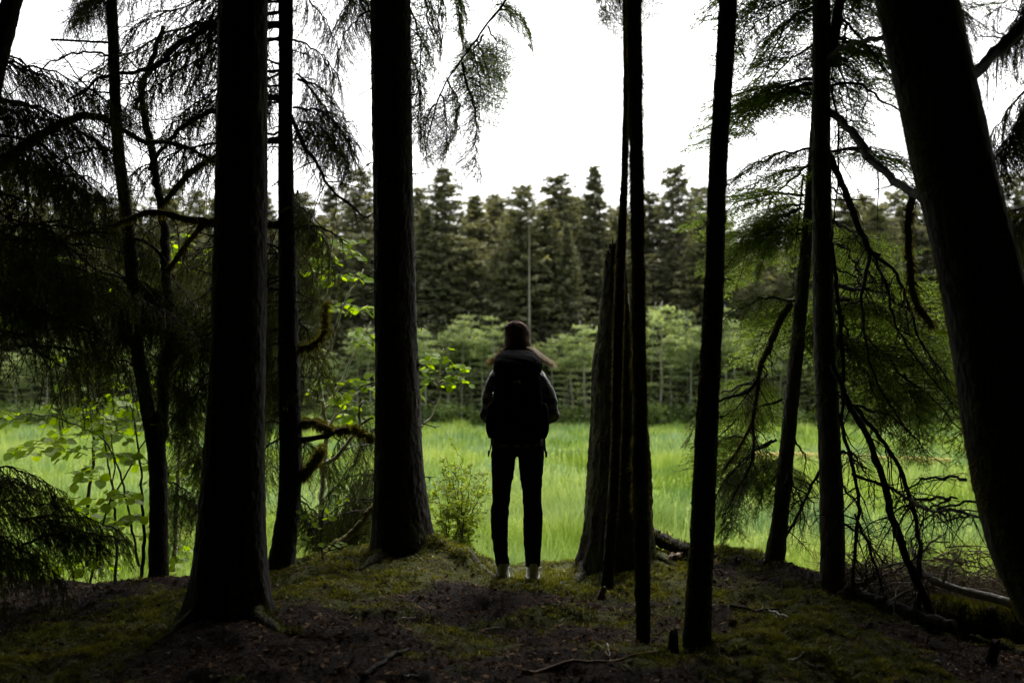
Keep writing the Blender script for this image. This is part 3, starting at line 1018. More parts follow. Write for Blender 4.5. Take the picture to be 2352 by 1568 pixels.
def shrub_mesh(seed, mat, n=900, R=1.4, H=1.7, s0=0.07):
    r = np.random.RandomState(seed)
    mb = MB()
    for k in range(9):
        az = r.uniform(0, 6.283); L = r.uniform(0.4, 1.0)
        mb.tube(np.array([[0, 0, -0.1], [math.cos(az) * R * L * 0.4, math.sin(az) * R * L * 0.4, H * 0.5], [math.cos(az) * R * L * 0.8, math.sin(az) * R * L * 0.8, H * 0.85]]), [0.02, 0.012, 0.004], 3, 0, cap=False)
    lob = r.normal(0, 1, (14, 3)) * np.array((R * 0.45, R * 0.45, H * 0.2)) + np.array((0, 0, H * 0.48))
    c = lob[r.randint(0, 14, n)] + r.normal(0, 1, (n, 3)) * np.array((0.26 * R, 0.26 * R, 0.15 * H))
    c[:, 2] = np.clip(c[:, 2], 0.03, None)
    a = r.normal(0, 1, (n, 3)) * np.array((1, 1, 0.5)); a /= np.linalg.norm(a, axis=1)[:, None]
    b = np.cross(a, r.normal(0, 0.6, (n, 3)) + np.array((0, 0, 1.0))); b /= np.linalg.norm(b, axis=1)[:, None]
    s = s0 * r.uniform(0.6, 1.4, (n, 1))
    mb.quads(c - a * s, c - b * s * 0.7, c + a * s, c + b * s * 0.7, 1, np.clip(r.normal(0.45, 0.2, n) + 0.2 * (c[:, 2] / H - 0.5), 0, 1))
    return mb.mesh('foliage', [M['dead_wood'], mat])


def far_alders():
    temp = [alder_mesh(300 + i) for i in range(6)]
    r = random.Random(8)
    tops = [(-100, 760), (100, 740), (300, 735), (500, 740), (690, 735), (800, 720), (950, 715), (1010, 708), (1110, 692), (1165, 715), (1210, 790), (1260, 745), (1340, 735), (1400, 745), (1490, 668), (1600, 685), (1680, 700), (1800, 740), (2000, 760), (2200, 770), (2450, 770)]
    tu = [a for a, b in tops]; tv = [b for a, b in tops]
    rows = [(u + r.uniform(-14, 14), r.uniform(67.5, 69.5), 0) for u in range(-90, 2450, 40)]
    rows += [(u + r.uniform(-18, 18), r.uniform(70.0, 72.5), 14) for u in range(-70, 2450, 52)]
    for k, (u, Y, dv) in enumerate(rows):
        v = float(np.interp(u, tu, tv)) + r.choice([-14, 0, 20, 45, 70]) + r.uniform(-12, 22)
        top = P(u, v, Y)
        z0 = float(mz(np.array(top[0]), np.array(Y)))
        s = (top[2] - z0) / 8.9
        lab = ('pale-trunked alder in the front far row ' if dv == 0 else 'alder in the rear far row ') + stretch(u)
        t = thing('alder_tree', lab, 'tree', (top[0], Y, z0), 'alders along the far meadow edge')
        a = r.uniform(0, 6.28); w = s * r.uniform(0.9, 1.15)
        for nm, me in zip(('trunk', 'crown'), temp[r.randrange(6)]):
            o = obj(nm, me, t)
            o.scale = (w, w, s)
            o.rotation_euler = (0, 0, a)
    sh = [shrub_mesh(400 + i, M['edge_shrub']) for i in range(3)]
    for u in range(-100, 2460, 46):
        Y = r.uniform(65.6, 67.2)
        x = P(u + r.uniform(-14, 14), 950, Y)[0]
        o = obj('edge_shrub', sh[r.randrange(3)], loc=(x, Y, float(mz(np.array(x), np.array(Y)))))
        s = r.uniform(0.75, 1.25)
        o.scale = (s * 1.15, s * 1.15, s)
        o.rotation_euler = (0, 0, r.uniform(0, 6.28))
        tag(o, 'low dark shrub below the far alders ' + stretch(u), 'shrub', 'shrubs at the far meadow edge')


far_conifers()
far_alders()


# ------------------------------------------------------------------ unseen wood around and behind the viewpoint, put in to shade the foreground
def unseen_shade_wood():
    temp = []
    for i in range(3):
        H = 12.0
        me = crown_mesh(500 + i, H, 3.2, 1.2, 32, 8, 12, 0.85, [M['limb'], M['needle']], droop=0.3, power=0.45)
        mb = MB()
        z = np.linspace(-0.5, H, 14)
        mb.tube(wob(np.stack([z * 0, z * 0, z], -1), 0.03, 950 + i), np.linspace(0.2, 0.04, 14), 9, 0)
        temp.append((mb.mesh('trunk', [M['bark']], True), me))
    r = random.Random(12)
    spots = []
    for y in (-17, -14, -11, -8, -5.2):
        for x in np.arange(-15, 15.1, 3.4):
            spots.append((x + r.uniform(-0.9, 0.9), y + r.uniform(-0.8, 0.8)))
    for x, y in ((-6.6, -1.2), (6.6, -1.4), (-7.6, 1.6), (7.6, 1.4), (-9.6, 4.4), (9.6, 4.2), (-12.5, 2), (12.5, 2), (-11.6, 7.4), (11.6, 7.2), (-14.5, 5), (14.5, 5), (-15, 9), (15, 9), (-10.5, -1.5), (10.5, -1.5)):
        spots.append((x, y))
    for x, y in spots:
        if math.hypot(x, y) < 2.2:
            continue
        t = thing('spruce_tree', 'unseen dense spruce of the dark wood around the viewpoint, added for shade', 'tree', (x, y, float(gz(x, y))), 'unseen spruces added for shade around the viewpoint')
        a = r.uniform(0, 6.28); s = r.uniform(0.9, 1.25)
        for nm, me in zip(('trunk', 'crown'), temp[r.randrange(3)]):
            o = obj(nm, me, t)
            o.scale = (s, s, s * r.uniform(1.0, 1.2))
            o.rotation_euler = (0, 0, a)
    return temp


WOOD = unseen_shade_wood()


def overhead_shade_trees():  # spruces added out of frame, crowns widened to block the sky
    for k, (x, y) in enumerate(((-2.3, -1.0), (2.5, -1.2), (0.4, -2.6), (-4.4, 1.4), (4.5, 1.3))):
        t = thing('spruce_tree', 'unseen spruce added beside the viewpoint, its wide crown blocking overhead sky', 'tree', (x, y, float(gz(x, y))), 'unseen spruces added for shade around the viewpoint')
        obj('trunk', WOOD[k % 3][0], t)
        o = obj('crown', CROWN[k % 2], t, loc=(0, 0, 4.6))
        o.scale = (1.7, 1.7, 1)
        o.rotation_euler = (0, 0, k * 1.3)


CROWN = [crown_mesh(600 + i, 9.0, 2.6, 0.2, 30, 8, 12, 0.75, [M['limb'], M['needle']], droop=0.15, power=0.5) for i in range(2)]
overhead_shade_trees()


def top_crown(t, x, y, z, s=1.0, k=0):  # unseen crown above the frame, sized and shifted to block overhead sky
    o = obj('crown', CROWN[k % 2], t)
    o.location = Vector((x, y, z)) - t.location
    o.scale = (s, s, 1)
    o.rotation_euler = (0, 0, k * 1.7)


def fuzz(t, c, r, n, seed, zlo, zhi, mat='moss_hang', ln=0.02):
    rnd = np.random.RandomState(seed)
    z = rnd.uniform(zlo, zhi, n)
    x = np.interp(z, c[:, 2], c[:, 0]); y = np.interp(z, c[:, 2], c[:, 1]); rr = np.interp(z, c[:, 2], r)
    a = rnd.uniform(0, 6.283, n)
    patch = vnoise(a * 1.5, z * 3.5, seed) > 0.35
    z, x, y, rr, a = z[patch], x[patch], y[patch], rr[patch], a[patch]
    n = len(z)
    out = np.stack([np.cos(a), np.sin(a), np.zeros(n)], -1)
    b = np.stack([x, y, z], -1) + out * (rr * 0.98)[:, None]
    L = ln * rnd.uniform(0.3, 1.4, n)
    tip = b + out * (L * rnd.uniform(0.4, 1.0, n))[:, None] + np.stack([np.zeros(n), np.zeros(n), -L * rnd.uniform(0.2, 1.4, n)], -1)
    w = np.stack([-np.sin(a), np.cos(a), rnd.normal(0, 0.3, n)], -1) * 0.0022
    mb = MB()
    bs = np.array(t.location)
    mb.tris(b - w - bs, b + w - bs, tip - bs, 0, rnd.uniform(0, 0.8, n))
    obj('moss_fuzz', mb.mesh('moss_fuzz', M[mat]), t, kind='stuff')


def stubs(t, c, r, seed, n, zlo, zhi, ln=(0.04, 0.16)):
    """short broken branch stubs standing out from a trunk"""
    rnd = np.random.RandomState(seed)
    bs = np.array(t.location)
    for k in range(n):
        z = rnd.uniform(zlo, zhi)
        p0 = np.array([np.interp(z, c[:, 2], c[:, 0]), np.interp(z, c[:, 2], c[:, 1]), z])
        rr = np.interp(z, c[:, 2], r)
        a = rnd.choice([0, math.pi]) + rnd.normal(0, 0.5)
        d = np.array((math.cos(a), math.sin(a), rnd.uniform(-0.5, 0.35)))
        L = rnd.uniform(*ln)
        pts = wob(p0 + d * rr * 0.8 + d * L * np.linspace(0, 1, 6)[:, None] + np.array((0, 0, -0.02)) * np.linspace(0, 1, 6)[:, None] ** 2, 0.004, seed * 31 + k)
        mb = MB()
        mb.tube(pts - bs, np.linspace(0.006, 0.0025, 6), 5, 0)
        for j in range(rnd.randint(0, 4)):
            e = pts[rnd.randint(2, 6)]
            dd = d * 0.6 + rnd.normal(0, 0.5, 3) + np.array((0, 0, -0.3))
            mb.tube(e + dd * 0.05 * np.linspace(0, 1, 3)[:, None] - bs, [0.003, 0.0035, 0.001], 4, 0)
        obj('stub', mb.mesh('stub', [M['limb']], True), t)


# ------------------------------------------------------------------ foreground trees
SP = 'spruces at the meadow edge'
# thick spruce left of centre
T1, c1, r1 = make_tree('spruce_tree', 'thickest black spruce trunk in left foreground with roots spreading over moss', 'tree',
                       [(0, 503, 615), (400, 496, 612), (800, 485, 608), (1000, 474, 606), (1200, 458, 606), (1330, 448, 612), (1400, 440, 618)], 5.4, 13, 1, flare=0.5, rough=0.07, nroot=5)
stubs(T1, c1, r1, 3, 6, 1.2, 3.6, (0.02, 0.06))
top_crown(T1, c1[-1, 0] + 0.1, 5.4, 5.1, 1.1, 0)
# slim spruce behind it
T2, c2, r2 = make_tree('spruce_tree', 'slim dark spruce just right of and behind the thickest left trunk', 'tree',
                       [(0, 640, 673), (300, 640, 671), (520, 640, 678), (800, 640, 686), (1000, 642, 692), (1150, 640, 690), (1310, 614, 672)], 7.0, 12, 2, flare=0.3, rough=0.10)
stubs(T2, c2, r2, 7, 18, 0.3, 4.0)
top_crown(T2, c2[-1, 0], 7.2, 5.8, 0.9, 1)
# thick spruce beside the walker
T3, c3, r3 = make_tree('spruce_tree', 'thick black spruce trunk beside the walker, moss mound at its foot', 'tree',
                       [(0, 850, 942), (200, 853, 945), (400, 857, 948), (600, 860, 953), (800, 862, 958), (1000, 862, 968), (1100, 860, 976), (1200, 856, 990), (1290, 850, 1008)], 7.2, 14, 3, flare=0.12, rough=0.08)
stubs(T3, c3, r3, 9, 30, 0.5, 4.2)
top_crown(T3, c3[-1, 0] - 0.5, 7.6, 6.0, 0.95, 0)
# forked thin tree at left
T4, c4, r4 = make_tree('forked_tree', 'thin dark tree forking low into two stems at left', 'tree',
                       [(0, 244, 268), (300, 256, 281), (560, 283, 312), (800, 302, 330), (950, 325, 357), (1050, 340, 380), (1150, 344, 384), (1335, 343, 386)], 7.2, 9, 4, flare=0.15, rough=0.12)
limb(T4, [(366, 1090, 7.2), (372, 980, 7.2), (384, 800, 7.22), (385, 660, 7.25), (378, 480, 7.25), (352, 380, 7.25), (332, 230, 7.3), (345, 150, 7.3), (375, 60, 7.3)], 0.05, 0.017, 'stem', 'limb', 44, 12, 0.010)
stubs(T4, c4, r4, 12, 10, 0.6, 3.9)
# corner trunk top left
T5, c5, r5 = make_tree('spruce_tree', 'dark trunk crossing the top left corner of the picture', 'tree',
                       [(-100, 25, 75), (0, 5, 50), (200, -48, 2), (500, -120, -62), (1000, -240, -175), (1300, -310, -235)], 5.6, 11, 5, rough=0.1)
top_crown(T5, -2.4, 5.6, 5.4, 0.9, 1)
# right group
T7, c7, r7 = make_tree('slender_tree', 'thinnest black pole trunk standing against the broken snag', 'tree',
                       [(0, 1431, 1445), (200, 1432, 1446), (400, 1427, 1442), (600, 1414, 1437), (800, 1407, 1431), (1000, 1404, 1426), (1150, 1396, 1420), (1325, 1382, 1410)], 6.5, 8.5, 7, rough=0.14, taper=0.6)
T8, c8, r8 = make_tree('slender_tree', 'straight thin mossy-edged trunk just right of the broken snag', 'tree',
                       [(0, 1440, 1473), (400, 1447, 1478), (800, 1453, 1483), (1000, 1453, 1487), (1200, 1455, 1491), (1460, 1461, 1494)], 5.1, 9.5, 8, mat='bark_moss', rough=0.12)
fuzz(T8, c8, r8, 14000, 18, 0.6, 3.6, ln=0.030)
fuzz(T7, c7, r7, 8000, 19, 0.4, 3.9, ln=0.020)
T9, c9, r9 = make_tree('slender_tree', 'dark trunk leaning slightly right at the top, in front of meadow right of snag', 'tree',
                       [(0, 1652, 1694), (200, 1640, 1681), (400, 1627, 1669), (600, 1621, 1663), (800, 1610, 1656), (1000, 1597, 1648), (1200, 1588, 1641), (1350, 1578, 1635), (1490, 1568, 1632)], 4.85, 10, 9, rough=0.10, flare=0.12)
fuzz(T9, c9, r9, 9000, 21, 0.0, 3.4, ln=0.018)
stubs(T9, c9, r9, 23, 6, 0.3, 3.2, (0.01, 0.04))
T10, c10, r10 = make_tree('slender_tree', 'thin tilted trunk with peeled pale wood at its foot, right', 'tree',
                          [(0, 1880, 1898), (200, 1868, 1890), (380, 1855, 1878), (600, 1836, 1862), (800, 1815, 1846), (1000, 1794, 1827), (1150, 1779, 1814), (1305, 1760, 1801)], 7.0, 8, 10, mat='bark_grey', rough=0.10, taper=0.6)
T11, c11, r11 = make_tree('hemlock_tree', 'upright grey-brown hemlock trunk right of the tilted peeled one', 'tree',
                          [(0, 1867, 1906), (300, 1865, 1907), (600, 1867, 1912), (800, 1870, 1920), (1000, 1880, 1929), (1200, 1885, 1938), (1355, 1886, 1942)], 6.4, 11, 11, mat='bark_grey', rough=0.09, flare=0.08)
fuzz(T11, c11, r11, 5000, 22, -0.2, 2.2, ln=0.014)
T12, c12, r12 = make_tree('leaning_tree', 'massive black leaning trunk filling the right edge', 'tree',
                          [(0, 2015, 2192), (150, 2050, 2226), (300, 2084, 2260), (420, 2110, 2287), (560, 2146, 2324), (700, 2174, 2356), (850, 2200, 2388), (950, 2214, 2408), (1100, 2240, 2444), (1290, 2290, 2510), (1450, 2370, 2610), (1560, 2430, 2690)], 4.4, 11, 12, mat='bark_moss', rough=0.05)
fuzz(T12, c12, r12, 26000, 24, 0.3, 3.4, ln=0.028)
top_crown(T12, 2.3, 4.6, 5.1, 1.15, 0)
top_crown(T9, c9[-1, 0] + 0.4, 3.4, 5.2, 0.9, 1)
top_crown(T8, c8[-1, 0] - 0.6, 3.4, 5.0, 0.9, 0)
top_crown(T11, c11[-1, 0] + 0.3, 6.4, 5.4, 0.95, 1)

# broken snag
def snag():
    Y = 7.2
    rows = [(1310, 1318, 1520), (1260, 1332, 1505), (1200, 1340, 1497), (1100, 1350, 1495), (1000, 1355, 1490), (950, 1357, 1482), (840, 1361, 1462), (760, 1374, 1456), (640, 1386, 1450), (500, 1398, 1446)]
    c = np.array([P((l + r) / 2, v, Y) for v, l, r in rows]); rad = np.array([(r - l) / 2 * M_PX(Y) for v, l, r in rows])
    b = c[0].copy(); b[2] = -0.2
    c = np.vstack([b, c]); rad = np.concatenate([[rad[0] * 1.15], rad])
    base = Vector((c[0, 0], Y, float(gz(c[0, 0], Y))))
    t = thing('dead_snag', 'broad broken tree snag with jagged slanting top and moss at its flared base', 'snag', base)
    sp = spline(c, 60)
    cum = np.concatenate([[0], np.cumsum(np.linalg.norm(np.diff(c, axis=0), axis=1))])
    rs = np.interp(np.linspace(0, 1, 60), cum / cum[-1], rad)
    me, cc, rr = trunk_mesh(sp - np.array(base), rs, 66, [M['bark_moss']], 0.12, 90, 0.06, 6, 0.018)
    # jagged slanting break: the left side stands to the tip, the right side is broken off lower
    n = len(me.vertices)
    co = np.empty(n * 3); me.vertices.foreach_get('co', co); co = co.reshape(-1, 3)
    zt = co[:, 2] + base.z
    tipx = P(1420, 520, Y)[0] - base.x; tipz = P(1420, 522, Y)[2]
    dx = co[:, 0] - tipx
    jag = (vnoise(co[:, 0] * 45, co[:, 1] * 45, 5) - 0.5) * 0.30
    lim = tipz - np.where(dx > 0, dx * 7.5, -dx * 2.2) - np.abs(co[:, 1]) * 0.6 + jag
    lim = np.minimum(lim, tipz)
    co[:, 2] = np.where(zt > lim, lim + (zt - lim) * 0.02, zt) - base.z
    me.vertices.foreach_set('co', co.ravel())
    me.update()
    obj('trunk', me, t)
    fuzz(t, cc + np.array(base), rr, 9000, 67, -0.05, 1.2, 'moss', 0.014)
    return t


SNAG = snag()
limb(SNAG, [(1505, 1255, 7.2), (1515, 1285, 7.1), (1560, 1305, 6.9), (1600, 1312, 6.8)], 0.05, 0.02, 'root', 'bark_moss', 71, 8, 0.006, ground=True, mossmat='moss', moss=1500)
limb(SNAG, [(1345, 1250, 7.1), (1325, 1300, 6.9), (1300, 1330, 6.7), (1275, 1348, 6.5)], 0.05, 0.018, 'root', 'bark_moss', 72, 8, 0.006, ground=True, mossmat='moss', moss=1200)
# roots
limb(T3, [(985, 1265, 7.1), (1030, 1290, 7.0), (1090, 1306, 6.85), (1140, 1322, 6.6), (1200, 1336, 6.45), (1262, 1342, 6.4)], 0.05, 0.018, 'root', 'bark_moss', 73, 12, 0.010, ground=True, mossmat='moss', moss=4000)
limb(T3, [(880, 1275, 7.0), (850, 1300, 6.8), (800, 1318, 6.6)], 0.06, 0.02, 'root', 'bark_moss', 74, 8, 0.006, ground=True, mossmat='moss', moss=1200)
for k, q in enumerate(([(470, 1340, 5.3), (425, 1375, 5.2), (385, 1398, 5.1), (340, 1410, 5.0)], [(590, 1345, 5.3), (622, 1395, 5.1), (650, 1420, 5.0), (680, 1440, 4.9)])):
    limb(T1, q, 0.055, 0.02, 'root', 'bark_moss', 80 + k, 10, 0.008, ground=True, moss=1500, mossmat='moss')

# traced limbs of the left trees
limb(T2, [(650, 60, 7.0), (560, 50, 6.9), (500, 50, 6.85), (420, 92, 6.8), (350, 150, 6.7), (300, 165, 6.7), (230, 175, 6.7), (150, 232, 6.7)], 0.026, 0.008, 'branch', 'limb', 101, 7, 0.010, twigs=36, twig_len=0.4)
limb(T5, [(-60, 430, 5.6), (0, 385, 5.8), (60, 330, 6.0), (130, 286, 6.2), (200, 268, 6.4), (270, 290, 6.6), (330, 325, 6.7), (400, 331, 6.8), (490, 368, 6.9)], 0.036, 0.010, 'branch', 'limb_moss', 102, 8, 0.008, twigs=50, twig_len=0.42, moss=1800)
limb(T4, [(345, 392, 7.25), (372, 345, 7.2), (405, 305, 7.1), (450, 270, 7.0), (510, 248, 6.9)], 0.014, 0.018, 'branch', 'limb', 103, 7, 0.010, twigs=14)
limb(T4, [(378, 466, 7.25), (402, 430, 7.2), (445, 388, 7.1), (500, 362, 7.0)], 0.022, 0.022, 'branch', 'limb_moss', 104, 7, 0.010, twigs=14, moss=900)
limb(T2, [(645, 515, 7.0), (560, 512, 7.0), (490, 510, 7.0), (400, 503, 7.0), (330, 494, 7.0), (240, 520, 7.0), (120, 545, 7.0), (0, 548, 7.0)], 0.032, 0.010, 'branch', 'limb_moss', 105, 8, 0.010, twigs=40, twig_len=0.45, moss=2500)
limb(T4, [(383, 620, 7.2), (430, 560, 7.1), (470, 520, 7.0), (500, 500, 7.0)], 0.02, 0.018, 'branch', 'limb_moss', 106, 7, 0.010, twigs=10, moss=900)
limb(T4, [(300, 545, 7.2), (340, 560, 7.2), (380, 600, 7.2)], 0.014, 0.012, 'branch', 'limb', 107, 6, 0.008)
limb(T2, [(640, 225, 7.0), (560, 215, 7.0)], 0.02, 0.016, 'branch', 'limb', 108, 6, 0.004)
limb(T2, [(640, 320, 7.0), (560, 330, 7.0)], 0.024, 0.018, 'branch', 'limb', 109, 6, 0.004)
limb(T2, [(668, 270, 7.0), (700, 330, 6.9), (735, 390, 6.8), (770, 440, 6.8), (840, 500, 6.8)], 0.016, 0.006, 'branch', 'limb', 110, 6, 0.010, twigs=26, twig_len=0.35)
limb(T2, [(680, 530, 7.0), (740, 520, 6.9), (800, 560, 6.9)], 0.010, 0.004, 'branch', 'limb', 111, 6, 0.010, twigs=14, twig_len=0.3)
limb(T4, [(255, 215, 7.2), (200, 200, 7.2), (117, 92, 7.4)], 0.008, 0.003, 'branch', 'limb', 112, 5, 0.006, twigs=10, twig_len=0.25)
limb(T4, [(250, 98, 7.2), (190, 95, 7.2), (117, 91, 7.2)], 0.010, 0.008, 'branch', 'limb', 113, 5, 0.003)
for k in range(20):
    rr_ = random.Random(1000 + k)
    u0 = rr_.choice([265, 300, 655, 655, -40, -40]); v0 = rr_.uniform(120, 820)
    sgn = 1 if u0 < 0 else rr_.choice([-1, -1, 1]) if u0 < 600 else -1
    par = {265: T4, 300: T4, 655: T2, -40: T5}[u0]
    if u0 in (265, 300):
        u0 = float(np.interp(v0, [0, 300, 560, 800], [256, 268, 297, 316]))
    Y0 = 7.1 if u0 > 0 else 5.6
    L = rr_.uniform(120, 330)
    limb(par, [(u0, v0, Y0), (u0 + sgn * L * 0.4, v0 + rr_.uniform(-30, 40), Y0 + 0.2), (u0 + sgn * L, v0 + rr_.uniform(-60, 150), Y0 + rr_.uniform(-0.3, 0.9))], 0.010, 0.003, 'branch', 'limb', 1200 + k, 5, 0.014, twigs=22, twig_len=0.4)

# spruce boughs of the left
def rboughs(parent, kind, n, seed, u0, v0, Y0, du, dv, dY=(-0.4, 0.8), var=None):
    rr_ = random.Random(seed)
    for k in range(n):
        v = rr_.uniform(*v0)
        u = u0(v) if callable(u0) else rr_.uniform(*u0)
        y = rr_.uniform(*Y0) if isinstance(Y0, tuple) else Y0
        a = P(u, v, y)
        b = P(u + rr_.uniform(*du), v + rr_.uniform(*dv), y + rr_.uniform(*dY))
        bough(parent, kind, a, b)


rboughs(T2, 'spruce', 16, 1, (640, 668), (-260, 330), 7.0, (-420, -170), (-10, 120))
rboughs(T2, 'spruce', 9, 2, (655, 690), (-200, 300), 7.0, (90, 190), (20, 140))
rboughs(T2, 'spruce', 8, 3, (645, 690), (420, 1000), 7.1, (-220, 170), (30, 140))
rboughs(T5, 'spruce', 14, 4, (-150, 0), (120, 620), (5.7, 6.6), (180, 420), (-20, 120))
rboughs(T5, 'spruce', 9, 5, (-140, 60), (560, 800), (6.2, 7.2), (160, 420), (10, 110))
rboughs(T4, 'spruce', 9, 6, (262, 320), (420, 760), 7.2, (-260, 200), (20, 130))
rboughs(T4, 'spruce', 5, 7, (250, 270), (-120, 240), 7.2, (-250, 60), (0, 90))
rboughs(T2, 'spruce', 7, 8, (640, 680), (600, 1000), 7.3, (-330, -110), (40, 160))
rboughs(T2, 'spruce', 5, 61, (560, 660), (380, 760), (7.2, 8.0), (-330, -120), (20, 130))
rboughs(T4, 'spruce', 5, 62, (200, 380), (430, 820), (7.2, 8.0), (-220, 220), (20, 140))
rboughs(T5, 'spruce', 10, 63, (-120, 120), (200, 520), (6.0, 7.0), (120, 300), (0, 120))
rboughs(T2, 'spruce', 5, 64, (640, 700), (640, 1120), (7.1, 7.7), (-190, -60), (30, 150))
rboughs(T2, 'spruce', 3, 65, (670, 700), (420, 900), (7.1, 7.7), (40, 150), (50, 170))
rboughs(T4, 'spruce', 4, 66, (380, 480), (850, 1150), (7.3, 7.9), (-60, 80), (60, 180))
# dark boughs low at left
rboughs(T5, 'spruce', 13, 9, (-160, 60), (1060, 1330), (5.8, 6.7), (120, 290), (-50, 60), (-0.2, 0.6))
rboughs(T3, 'spruce', 3, 10, (855, 870), (-200, 60), 7.2, (-130, -50), (60, 150))
rboughs(T3, 'spruce', 10, 67, (860, 900), (1080, 1230), (7.9, 8.5), (-190, -50), (0, 90), (-0.3, 0.4))
rboughs(T2, 'spruce', 5, 68, (640, 690), (1080, 1230), (7.6, 8.2), (40, 140), (10, 80), (-0.2, 0.4))
rboughs(T4, 'spruce', 4, 69, (370, 400), (900, 1200), (7.4, 8.0), (60, 130), (20, 110), (-0.2, 0.4))
rboughs(T3, 'spruce', 2, 13, (850, 900), (900, 1150), 7.5, (-150, -60), (30, 120), (0.1, 0.8))
# hanging hemlock spray top centre
limb(T3, [(945, -420, 7.2), (1080, -300, 7.1), (1190, -60, 7.0), (1165, 5, 7.0), (1120, 60, 7.0), (1080, 110, 7.0), (1030, 180, 7.0), (1000, 245, 7.0), (980, 330, 7.0)], 0.016, 0.004, 'branch', 'limb', 130, 6, 0.006, twigs=8)
for a, b, kd in (((1150, 20), (1245, 60), 'hemlock'), ((1140, 10), (1215, 30), 'hemlock'), ((1120, 60), (1165, 180), 'hemlock'), ((1095, 90), (1150, 225), 'hemlock'), ((1080, 110), (1120, 240), 'hemlock'),
                 ((1060, 140), (1110, 385), 'spruce'), ((1030, 180), (1080, 330), 'hemlock'), ((1010, 215), (1035, 340), 'spruce'), ((945, -60), (1010, 130), 'hemlock'), ((945, 20), (990, 230), 'hemlock'), ((950, -120), (1070, 60), 'hemlock'),
                 ((1000, -80), (1100, 40), 'hemlock'), ((1080, -60), (1020, 110), 'hemlock'), ((1000, 240), (965, 350), 'spruce'), ((1100, -90), (1180, 10), 'hemlock'), ((945, 120), (975, 300), 'spruce'), ((1110, 80), (1060, 200), 'hemlock')):
    bough(T3, kd, P(*a, 7.45 + RB.uniform(-0.1, 0.4)), P(*b, 7.5 + RB.uniform(-0.2, 0.5)))
for a, b in (((1437, -90), (1365, 55)), ((1437, -60), (1395, 40)), ((1437, -80), (1350, 10)), ((1470, -80), (1525, 5))):
    bough(T7, 'hemlock', P(*a, 6.5), P(*b, 6.6))

# hemlock boughs of the right
f11 = lambda v: float(np.interp(v, [0, 600, 1355], [1886, 1890, 1914]))
rboughs(T11, 'hemlock', 12, 20, f11, (-150, 420), 6.5, (-290, -110), (10, 150), (0.0, 1.4))
rboughs(T11, 'hemlock', 10, 21, f11, (-200, 420), 6.5, (80, 330), (10, 150), (0.0, 1.6))
rboughs(T11, 'hemlock', 8, 22, f11, (420, 800), 6.6, (90, 380), (20, 150), (0.2, 2.0))
rboughs(T10, 'hemlock', 11, 23, (1830, 1860), (360, 760), 7.1, (-230, -90), (0, 130), (0.0, 1.2))
rboughs(T10, 'hemlock', 9, 24, (1690, 1800), (840, 1080), 7.3, (-230, -40), (0, 130), (-0.3, 0.8))
rboughs(T10, 'hemlock', 4, 25, (1720, 1800), (1000, 1150), 7.2, (-110, 60), (30, 120), (-0.3, 0.6))
rboughs(T11, 'hemlock', 5, 26, (1960, 2080), (700, 900), 7.4, (60, 220), (60, 180), (-0.2, 0.8))
T13, c13, r13 = make_tree('spruce_tree', 'spruce just past the right edge whose boughs hang behind the leaning trunk', 'tree',
                          [(0, 2446, 2492), (600, 2452, 2504), (1000, 2456, 2512), (1400, 2460, 2522)], 6.8, 11, 13, rough=0.1, flare=0.1)
top_crown(T13, c13[-1, 0], 6.8, 5.6, 0.9, 1)
rboughs(T13, 'spruce', 14, 27, (2455, 2480), (-160, 260), 6.8, (-270, -60), (30, 170), (-0.6, 0.5))
rboughs(T13, 'spruce', 9, 28, (2460, 2485), (400, 900), 6.8, (-250, -70), (10, 150), (-0.6, 0.5))
rboughs(T13, 'spruce', 14, 48, (2460, 2485), (-150, 1000), 6.8, (60, 300), (20, 150), (-0.8, 0.8))
rboughs(T11, 'spruce', 6, 29, (1990, 2180), (-120, 100), 6.9, (-60, 140), (40, 170), (0.0, 1.0))

# traced limbs of the right
limb(T11, [(1906, 150, 6.4), (1915, 100, 6.4), (1927, 20, 6.4), (1940, -80, 6.4)], 0.036, 0.028, 'branch', 'bark_moss', 140, 9, 0.004)
limb(T12, [(2120, 458, 4.6), (2060, 415, 5.1), (2010, 368, 5.5), (1962, 302, 5.9), (1930, 272, 6.2), (1906, 258, 6.4)], 0.020, 0.026, 'branch', 'limb', 141, 8, 0.006, twigs=8)
limb(T11, [(1904, 355, 6.4), (1935, 425, 6.4), (1965, 510, 6.4), (1992, 570, 6.4), (2020, 590, 6.4)], 0.022, 0.020, 'branch', 'limb', 142, 8, 0.006, twigs=6)
limb(T11, [(2020, 590, 6.4), (2062, 622, 6.4), (2092, 700, 6.4), (2115, 780, 6.5), (2180, 880, 6.5)], 0.013, 0.005, 'branch', 'limb', 143, 7, 0.008, twigs=16)
limb(T11, [(2000, 582, 6.4), (1986, 650, 6.4), (1984, 730, 6.4), (1992, 810, 6.4), (2015, 880, 6.4), (2090, 1000, 6.4)], 0.012, 0.005, 'branch', 'limb', 144, 7, 0.008, twigs=16)
limb(T11, [(2005, 584, 6.4), (2030, 650, 6.4), (2050, 730, 6.4), (2110, 830, 6.4), (2200, 940, 6.4)], 0.010, 0.004, 'branch', 'limb', 145, 6, 0.008, twigs=18)
limb(T11, [(1906, 520, 6.4), (1918, 620, 6.3), (1932, 760, 6.3), (1938, 900, 6.3), (1935, 960, 6.3)], 0.014, 0.010, 'branch', 'limb', 146, 7, 0.006, twigs=6)
limb(T11, [(1908, 200, 6.4), (1925, 300, 6.35), (1922, 420, 6.35), (1915, 520, 6.35)], 0.008, 0.004, 'branch', 'limb', 147, 5, 0.008, twigs=10)
limb(T11, [(1912, 460, 6.4), (1960, 460, 6.4), (2010, 456, 6.4)], 0.006, 0.003, 'branch', 'limb', 148, 5, 0.004, twigs=3)
